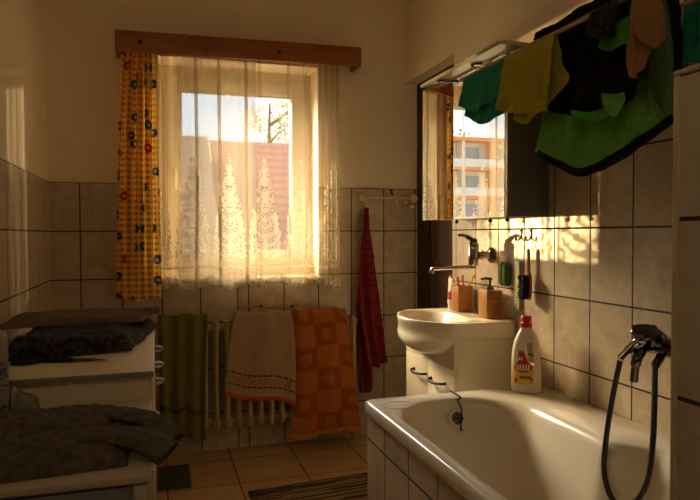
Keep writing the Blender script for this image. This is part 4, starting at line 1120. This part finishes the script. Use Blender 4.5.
# pouch behind the jeans
b = B(); heap(b, ((-.350, 1.69), (-.292, 1.685), (-.288, 1.735), (-.350, 1.738)), K2Z, lambda u, v, p, rd: .004+rd*(.060-.035*u+.01*noise.noise(p*30)), 20, 12, seed=6, rag=.004)
obj('plastic_pouch', b, plain('pale_green_film', (.22, .22, .13), .25), None, 'pale green crumpled plastic pouch beside the toiletry bottle', 'pouch', angle=80, origin=(-.32, 1.71, K2Z))
b = B(); heap(b, ((-.500, 1.592), (-.425, 1.592), (-.425, 1.625), (-.500, 1.628)), K2Z, lambda u, v, p, rd: .004+rd*(.072+.008*noise.noise(p*20)), 20, 10, seed=2, rag=.002)
obj('blue_cloth', b, fabric('blue_cotton', (.07, .13, .22), (.05, .09, .16), 20, .0), None, 'small folded blue cloth at left picture edge behind the jeans', 'cloth', angle=80, origin=(-.46, 1.61, K2Z))

# ------------------------------------------------------------------ rug and mat
t_ = NT('striped_rag_rug'); uvv, u_, v_ = t_.uv()
wv = t_.noise(t_.comb(t_.math('MULTIPLY', u_, 5.0), t_.math('MULTIPLY', v_, 46.0)), 1.0, 3, .6)
row_ = t_.math('FLOOR', t_.math('MULTIPLY', v_, 78.0))
wr_ = t_.node('ShaderNodeTexWhiteNoise', {'W': row_}, noise_dimensions='1D').outputs['Value']
cel_ = t_.math('FLOOR', t_.math('ADD', t_.math('MULTIPLY', u_, 5.5), t_.math('MULTIPLY', wr_, 3.0)))
wc_ = t_.node('ShaderNodeTexWhiteNoise', {'Vector': t_.comb(cel_, row_)}, noise_dimensions='2D').outputs['Value']
st = t_.math('GREATER_THAN', t_.math('ADD', t_.math('MULTIPLY', wr_, .65), t_.math('MULTIPLY', wc_, .55)), .62)
rib = t_.math('ADD', t_.math('MULTIPLY', t_.math('SINE', t_.math('MULTIPLY', u_, 640.0)), .5), .5)
c_ = t_.mix(st, (.34, .21, .09), (.030, .020, .012)); c_ = t_.mix(t_.math('MULTIPLY', t_.math('GREATER_THAN', wv, .56), .7), c_, (.20, .12, .05)); c_ = t_.mix(t_.math('MULTIPLY', rib, .35), c_, (.025, .018, .012))
M['rug'] = t_.done(t_.bsdf(c_, .95, 0, t_.bump(rib, .7, .004)))
b = B(); g = []; uvs = []; ang = math.radians(5); p0 = Vector((.385, 2.835, .0075))
for i in range(31):
    r = []; uu = []
    for j in range(41):
        x = j/40*.64; y = -i/30*.66
        p = p0 + Vector((x*math.cos(ang)-y*math.sin(ang), x*math.sin(ang)+y*math.cos(ang), .0015*noise.noise(Vector((x*14, y*14, 0)))))
        r.append(p); uu.append((x, y+1))
    g.append(r); uvs.append(uu)
b.grid(g, uvs); obj('striped_rug', b, M['rug'], None, 'striped brown and black woven rug on the tiled floor', 'rug', solid=.010, angle=180, origin=(.7, 2.5, .0075))
b = B(); b.box(-.010, .142, 2.985, 3.25, .001, .022, .004); obj('floor_mat', b, plain('dark_green_rubber', (.035, .06, .04), .6), None, 'small flat dark green mat on floor under green towel', 'mat', origin=(.07, 3.12, 0))

# ------------------------------------------------------------------ outside
b = B(); b.box(-120, 120, 3.9, 220, -4.2, -4.0); struct('ground', b, plain('outdoor_ground', (.18, .16, .10), .9, scale=.3))
def roof_mat(name, c1, c2):
    t = NT(name); o = t.sep(t.obj())
    w = t.math('ADD', t.math('MULTIPLY', t.math('SINE', t.math('MULTIPLY', o[2], 2*PI/.145)), .5), .5)
    w2 = t.math('ADD', t.math('MULTIPLY', t.math('SINE', t.math('MULTIPLY', o[0], 2*PI/.20)), .5), .5)
    c = t.mix(t.math('MULTIPLY', w, .75), c1, c2); c = t.mix(t.math('MULTIPLY', w2, .3), c, c2)
    c = t.mix(t.math('MULTIPLY', t.noise(t.obj(), 1.2, 3), .3), c, c1)
    return t.done(t.bsdf(c, .8))
def house(name, label, x0, x1, ry, rz, ey, ez, mat_, depth=4.0):
    t = thing(name, label, 'house', ((x0+x1)/2, (ry+ey)/2, -4.0))
    b = B(); b.prism([(x0, ey, ez), (x0, ry, rz), (x0, ry+depth, ez), (x0, ry+depth, ez-.15), (x0, ry, rz-.15), (x0, ey, ez-.15)], (x1-x0, 0, 0)); obj('roof', b, mat_, t, smooth=False)
    b = B(); b.prism([(x0+.15, ey+.2, -4.0), (x0+.15, ey+.2, ez-.05), (x0+.15, ry, rz-.2), (x0+.15, ry+depth-.2, ez-.05), (x0+.15, ry+depth-.2, -4.0)], (x1-x0-.3, 0, 0)); obj('wall', b, plain('rendered_wall_'+name, (.5, .42, .32), .9), t, smooth=False)
zr1 = aty(240, 141.5, 12.0).z; zr2 = aty(195, 136, 11.3).z
house('tiled_house', 'house with red tiled roof filling the view outside the window', aty(209, 150, 12).x, 12.0, 12.0, zr1, 6.6, -1.6, roof_mat('red_roof_tile', (.42, .20, .13), (.26, .11, .075)))
house('tiled_house', 'neighbour house with tan tiled roof at the left window edge', -1.1, aty(208.3, 150, 11.3).x, 11.3, zr2, 6.3, -1.6, roof_mat('tan_roof_tile', (.40, .27, .16), (.27, .16, .09)), 4.0)
# tree
tp = aty(270, 138, 30.0)
t = thing('tree', 'loose leafy tree rising behind the red tiled roof', 'tree', (tp.x, 30, -4.0))
b = B(); b.tube([(tp.x, 30, -4), (tp.x+.1, 30, 1), (tp.x-.1, 30, 5), (tp.x, 30, 7.5)], [.28, .22, .12, .04], 10)
rnd = random.Random(11)
for k in range(14):
    a = rnd.uniform(0, 2*PI); z = rnd.uniform(2, 6.5); r = rnd.uniform(.7, 1.6)
    b.tube([(tp.x, 30, z), (tp.x+r*.6*math.cos(a), 30+r*.6*math.sin(a), z+.7), (tp.x+r*math.cos(a), 30+r*math.sin(a), z+.5)], [.06, .04, .015], 6)
obj('trunk', b, plain('bark', (.12, .08, .05), .9), t)
b = B()
cl = [(rnd.uniform(-1.25, 1.25), rnd.uniform(-1.2, 1.2), rnd.uniform(2.2, 7.6)) for k in range(46)]
cl = [c for c in cl if abs(c[0]) < 1.35*(1-max(0, c[2]-5.6)/3.2)]
for c in cl:
    for q in range(70):
        p = Vector((tp.x+c[0]+rnd.gauss(0, .22), 30+c[1]+rnd.gauss(0, .3), c[2]+rnd.gauss(0, .30)))
        s = rnd.uniform(.05, .10); a = Vector((rnd.gauss(0, 1), rnd.gauss(0, 1), rnd.gauss(0, 1))).normalized(); e = a.orthogonal().normalized()
        f = a.cross(e); b.b.faces.new([b.b.verts.new(p+e*s), b.b.verts.new(p+f*s*.5), b.b.verts.new(p-e*s), b.b.verts.new(p-f*s*.5)])
lm = NT('leaves'); lc = lm.mix(lm.noise(lm.obj(), 1.5), (.15, .15, .05), (.28, .25, .09))
obj('foliage', b, lm.done(lm.node('ShaderNodeMixShader', {0: .35, 1: lm.bsdf(lc, .6), 2: lm.node('ShaderNodeBsdfTranslucent', {0: lc}).outputs[0]}).outputs[0]), t, smooth=False)
# apartment block seen in the mirror
AY = 55.0
t = thing('apartment_block', 'pale apartment block with orange balcony bands reflected in the cabinet mirror', 'building', (-22, AY, -4))
ax0, ax1 = -32.2, -12.0; az = 10.1
b = B(); b.box(ax0, ax1, AY, AY+10, -4, az); obj('wall', b, plain('pale_render', (.62, .58, .52), .9, scale=.4), t, smooth=False)
orange = plain('orange_band', (.62, .20, .06), .8, scale=.5)
b = B(); b.box(ax0-.1, ax1+.5, AY-1.3, AY+10.4, az, az+.35); obj('roof', b, orange, t, smooth=False)
rail = plain('balcony_panel', (.50, .53, .55), .6, scale=.5)
blue = plain('blue_grey_pane', (.20, .26, .33), .2, scale=.5)
for k in range(5):
    z = az-2.76*(k+1)
    b = B(); b.box(ax0, ax1, AY-1.2, AY-.02, z-.02, z+.28); bl = obj('balcony', b, orange, t, smooth=False)
    b = B(); b.box(ax0, ax1, AY-1.25, AY-1.15, z+.28, z+1.05); obj('balustrade', b, rail, bl, smooth=False)
    for i in range(7):
        x = ax0+1.2+i*3.2
        b = B(); b.box(x, x+1.5, AY-.06, AY-.005, z+.35, z+2.3); obj('window', b, blue, t, smooth=False)
for i in range(8):
    x = ax0+.1+i*3.2
    b = B(); b.box(x, x+.35, AY-1.24, AY-.01, -4, az); obj('pilaster', b, orange if i % 2 else plain('pale_pier', (.60, .55, .48), .9), t, smooth=False)
rnd = random.Random(5)
leafm = plain('far_foliage', (.12, .14, .07), .9, scale=.6)
for k, (x, lab_) in enumerate(((-34.5, 'far green tree behind left end of the apartment block'), (-29.5, 'far green tree behind middle of the apartment block'), (-24.5, 'far green tree behind right end of the apartment block'))):
    t = thing('tree', lab_, 'tree', (x, AY+16, -4), 'trees behind the apartment block')
    b = B(); b.tube([(x, AY+16, -4), (x, AY+16, 11)], [.4, .2], 8); obj('trunk', b, plain('far_bark', (.1, .07, .05), .9), t)
    b = B()
    for q in range(700):
        p = Vector((x+max(-2, min(2, rnd.gauss(0, 1.2))), AY+16+max(-2, min(2, rnd.gauss(0, 1.2))), 10.5+rnd.gauss(0, 1.2))); s = .28
        a = Vector((rnd.gauss(0, 1), rnd.gauss(0, 1), rnd.gauss(0, 1))).normalized(); e = a.orthogonal().normalized(); f = a.cross(e)
        b.b.faces.new([b.b.verts.new(p+e*s), b.b.verts.new(p+f*s*.6), b.b.verts.new(p-e*s), b.b.verts.new(p-f*s*.6)])
    obj('foliage', b, leafm, t, smooth=False)

# ------------------------------------------------------------------ light
t = thing('fill_lamp', 'unseen round white fill lamp added behind the camera', 'lamp', (-.15, -.25, 2.6))  # added fill, never in view; lifts surfaces that face the camera
b = B(); b.lathe([(.06, 0), (.06, -.02), (.05, -.03), (.045, -.06), (0, -.06)], (-.15, -.25, 2.599), 'z', 24); obj('fill_lamp_base', b, M['upvc'], t)
t_ = NT('fill_lamp_globe'); c_ = t_.mix(t_.noise(t_.obj(), 3), (1, .84, .60), (1, .86, .62))
b = B(); b.ball((-.15, -.25, 2.45), .10, n=24); obj('globe', b, t_.done(t_.node('ShaderNodeEmission', {0: c_, 1: 8.0}).outputs[0]), t)
def sun(name, d, energy, col, ang):
    L = bpy.data.lights.new(name, 'SUN'); L.energy = energy; L.color = col; L.angle = math.radians(ang)
    o = bpy.data.objects.new(name, L); C.objects.link(o); o.rotation_euler = Vector(d).normalized().to_track_quat('-Z', 'Y').to_euler(); o.location = -40*Vector(d).normalized()
sun('low_sun', (-.749, -.663, -.160), 3.2, (1, .76, .44), .6)
# the same sun thrown back by far window panes to the left
sun('sun_glint', (.545, -.838, -.006), 5.0, (1, .66, .28), .5)
SKY_LOW, SKY_FILL = 1.4, 148.0  # second value: strength of the bright sky patches added as fill
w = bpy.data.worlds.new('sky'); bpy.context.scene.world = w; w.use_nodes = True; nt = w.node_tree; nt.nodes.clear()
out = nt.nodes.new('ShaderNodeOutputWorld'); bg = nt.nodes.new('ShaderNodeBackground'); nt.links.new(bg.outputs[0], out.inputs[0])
def wn(typ, ins, **kw):
    n = nt.nodes.new(typ)
    for k, v in kw.items(): setattr(n, k, v)
    for k, v in ins.items():
        if isinstance(v, bpy.types.NodeSocket): nt.links.new(v, n.inputs[k])
        else: n.inputs[k].default_value = v
    return n
# evening sky: pale at the horizon; unseen bright patch added upper left for fill
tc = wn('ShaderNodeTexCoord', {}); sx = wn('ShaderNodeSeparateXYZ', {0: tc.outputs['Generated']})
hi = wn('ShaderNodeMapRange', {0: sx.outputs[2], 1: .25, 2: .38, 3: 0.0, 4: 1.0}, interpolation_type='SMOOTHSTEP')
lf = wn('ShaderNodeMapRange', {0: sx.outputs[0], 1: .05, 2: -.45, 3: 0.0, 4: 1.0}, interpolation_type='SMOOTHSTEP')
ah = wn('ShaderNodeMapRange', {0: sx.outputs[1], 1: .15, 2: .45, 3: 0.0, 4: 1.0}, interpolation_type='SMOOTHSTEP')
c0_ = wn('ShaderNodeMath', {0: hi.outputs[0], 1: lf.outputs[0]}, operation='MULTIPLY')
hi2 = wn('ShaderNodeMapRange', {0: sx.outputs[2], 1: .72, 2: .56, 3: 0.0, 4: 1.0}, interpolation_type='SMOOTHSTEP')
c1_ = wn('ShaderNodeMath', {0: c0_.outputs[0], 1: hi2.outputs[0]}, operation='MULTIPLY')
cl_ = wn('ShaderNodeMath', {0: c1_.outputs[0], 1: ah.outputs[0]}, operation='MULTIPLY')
# low glow added far left, out of view, to brighten the right corner
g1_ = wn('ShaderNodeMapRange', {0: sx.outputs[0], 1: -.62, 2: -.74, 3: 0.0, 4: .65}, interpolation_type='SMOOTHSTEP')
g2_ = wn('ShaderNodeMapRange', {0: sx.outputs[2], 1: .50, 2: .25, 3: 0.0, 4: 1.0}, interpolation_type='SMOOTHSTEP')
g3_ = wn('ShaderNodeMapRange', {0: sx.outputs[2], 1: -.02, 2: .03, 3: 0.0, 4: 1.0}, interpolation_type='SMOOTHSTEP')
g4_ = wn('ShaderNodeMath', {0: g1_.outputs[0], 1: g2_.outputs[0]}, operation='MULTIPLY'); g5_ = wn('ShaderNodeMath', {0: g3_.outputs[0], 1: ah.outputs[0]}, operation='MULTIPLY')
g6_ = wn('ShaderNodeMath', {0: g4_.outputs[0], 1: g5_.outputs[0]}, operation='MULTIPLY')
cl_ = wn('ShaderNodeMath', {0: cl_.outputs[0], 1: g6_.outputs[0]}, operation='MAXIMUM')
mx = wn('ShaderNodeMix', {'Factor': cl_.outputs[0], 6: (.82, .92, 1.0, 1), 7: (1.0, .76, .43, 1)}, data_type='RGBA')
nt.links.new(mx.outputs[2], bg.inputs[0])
st_ = wn('ShaderNodeMath', {0: cl_.outputs[0], 1: SKY_FILL, 2: SKY_LOW}, operation='MULTIPLY_ADD'); nt.links.new(st_.outputs[0], bg.inputs[1])
PL = bpy.data.lights.new('window_portal', 'AREA'); PL.shape = 'RECTANGLE'; PL.size = .66; PL.size_y = .93; PL.cycles.is_portal = True
po = bpy.data.objects.new('window_portal', PL); C.objects.link(po); po.location = (.453, FY1+.01, 1.545); po.rotation_euler = Vector((0, -1, 0)).to_track_quat('-Z', 'Z').to_euler()

s = bpy.context.scene
s.view_settings.view_transform = 'Standard'; s.view_settings.look = 'None'; s.view_settings.gamma = 1; s.view_settings.use_curve_mapping = False
s.view_settings.exposure = 0.34
s.cycles.use_denoising = True
s.cycles.max_bounces = 14; s.cycles.diffuse_bounces = 10; s.cycles.glossy_bounces = 6; s.cycles.transparent_max_bounces = 24; s.cycles.transmission_bounces = 8
s.cycles.caustics_reflective = True; s.cycles.sample_clamp_indirect = 6
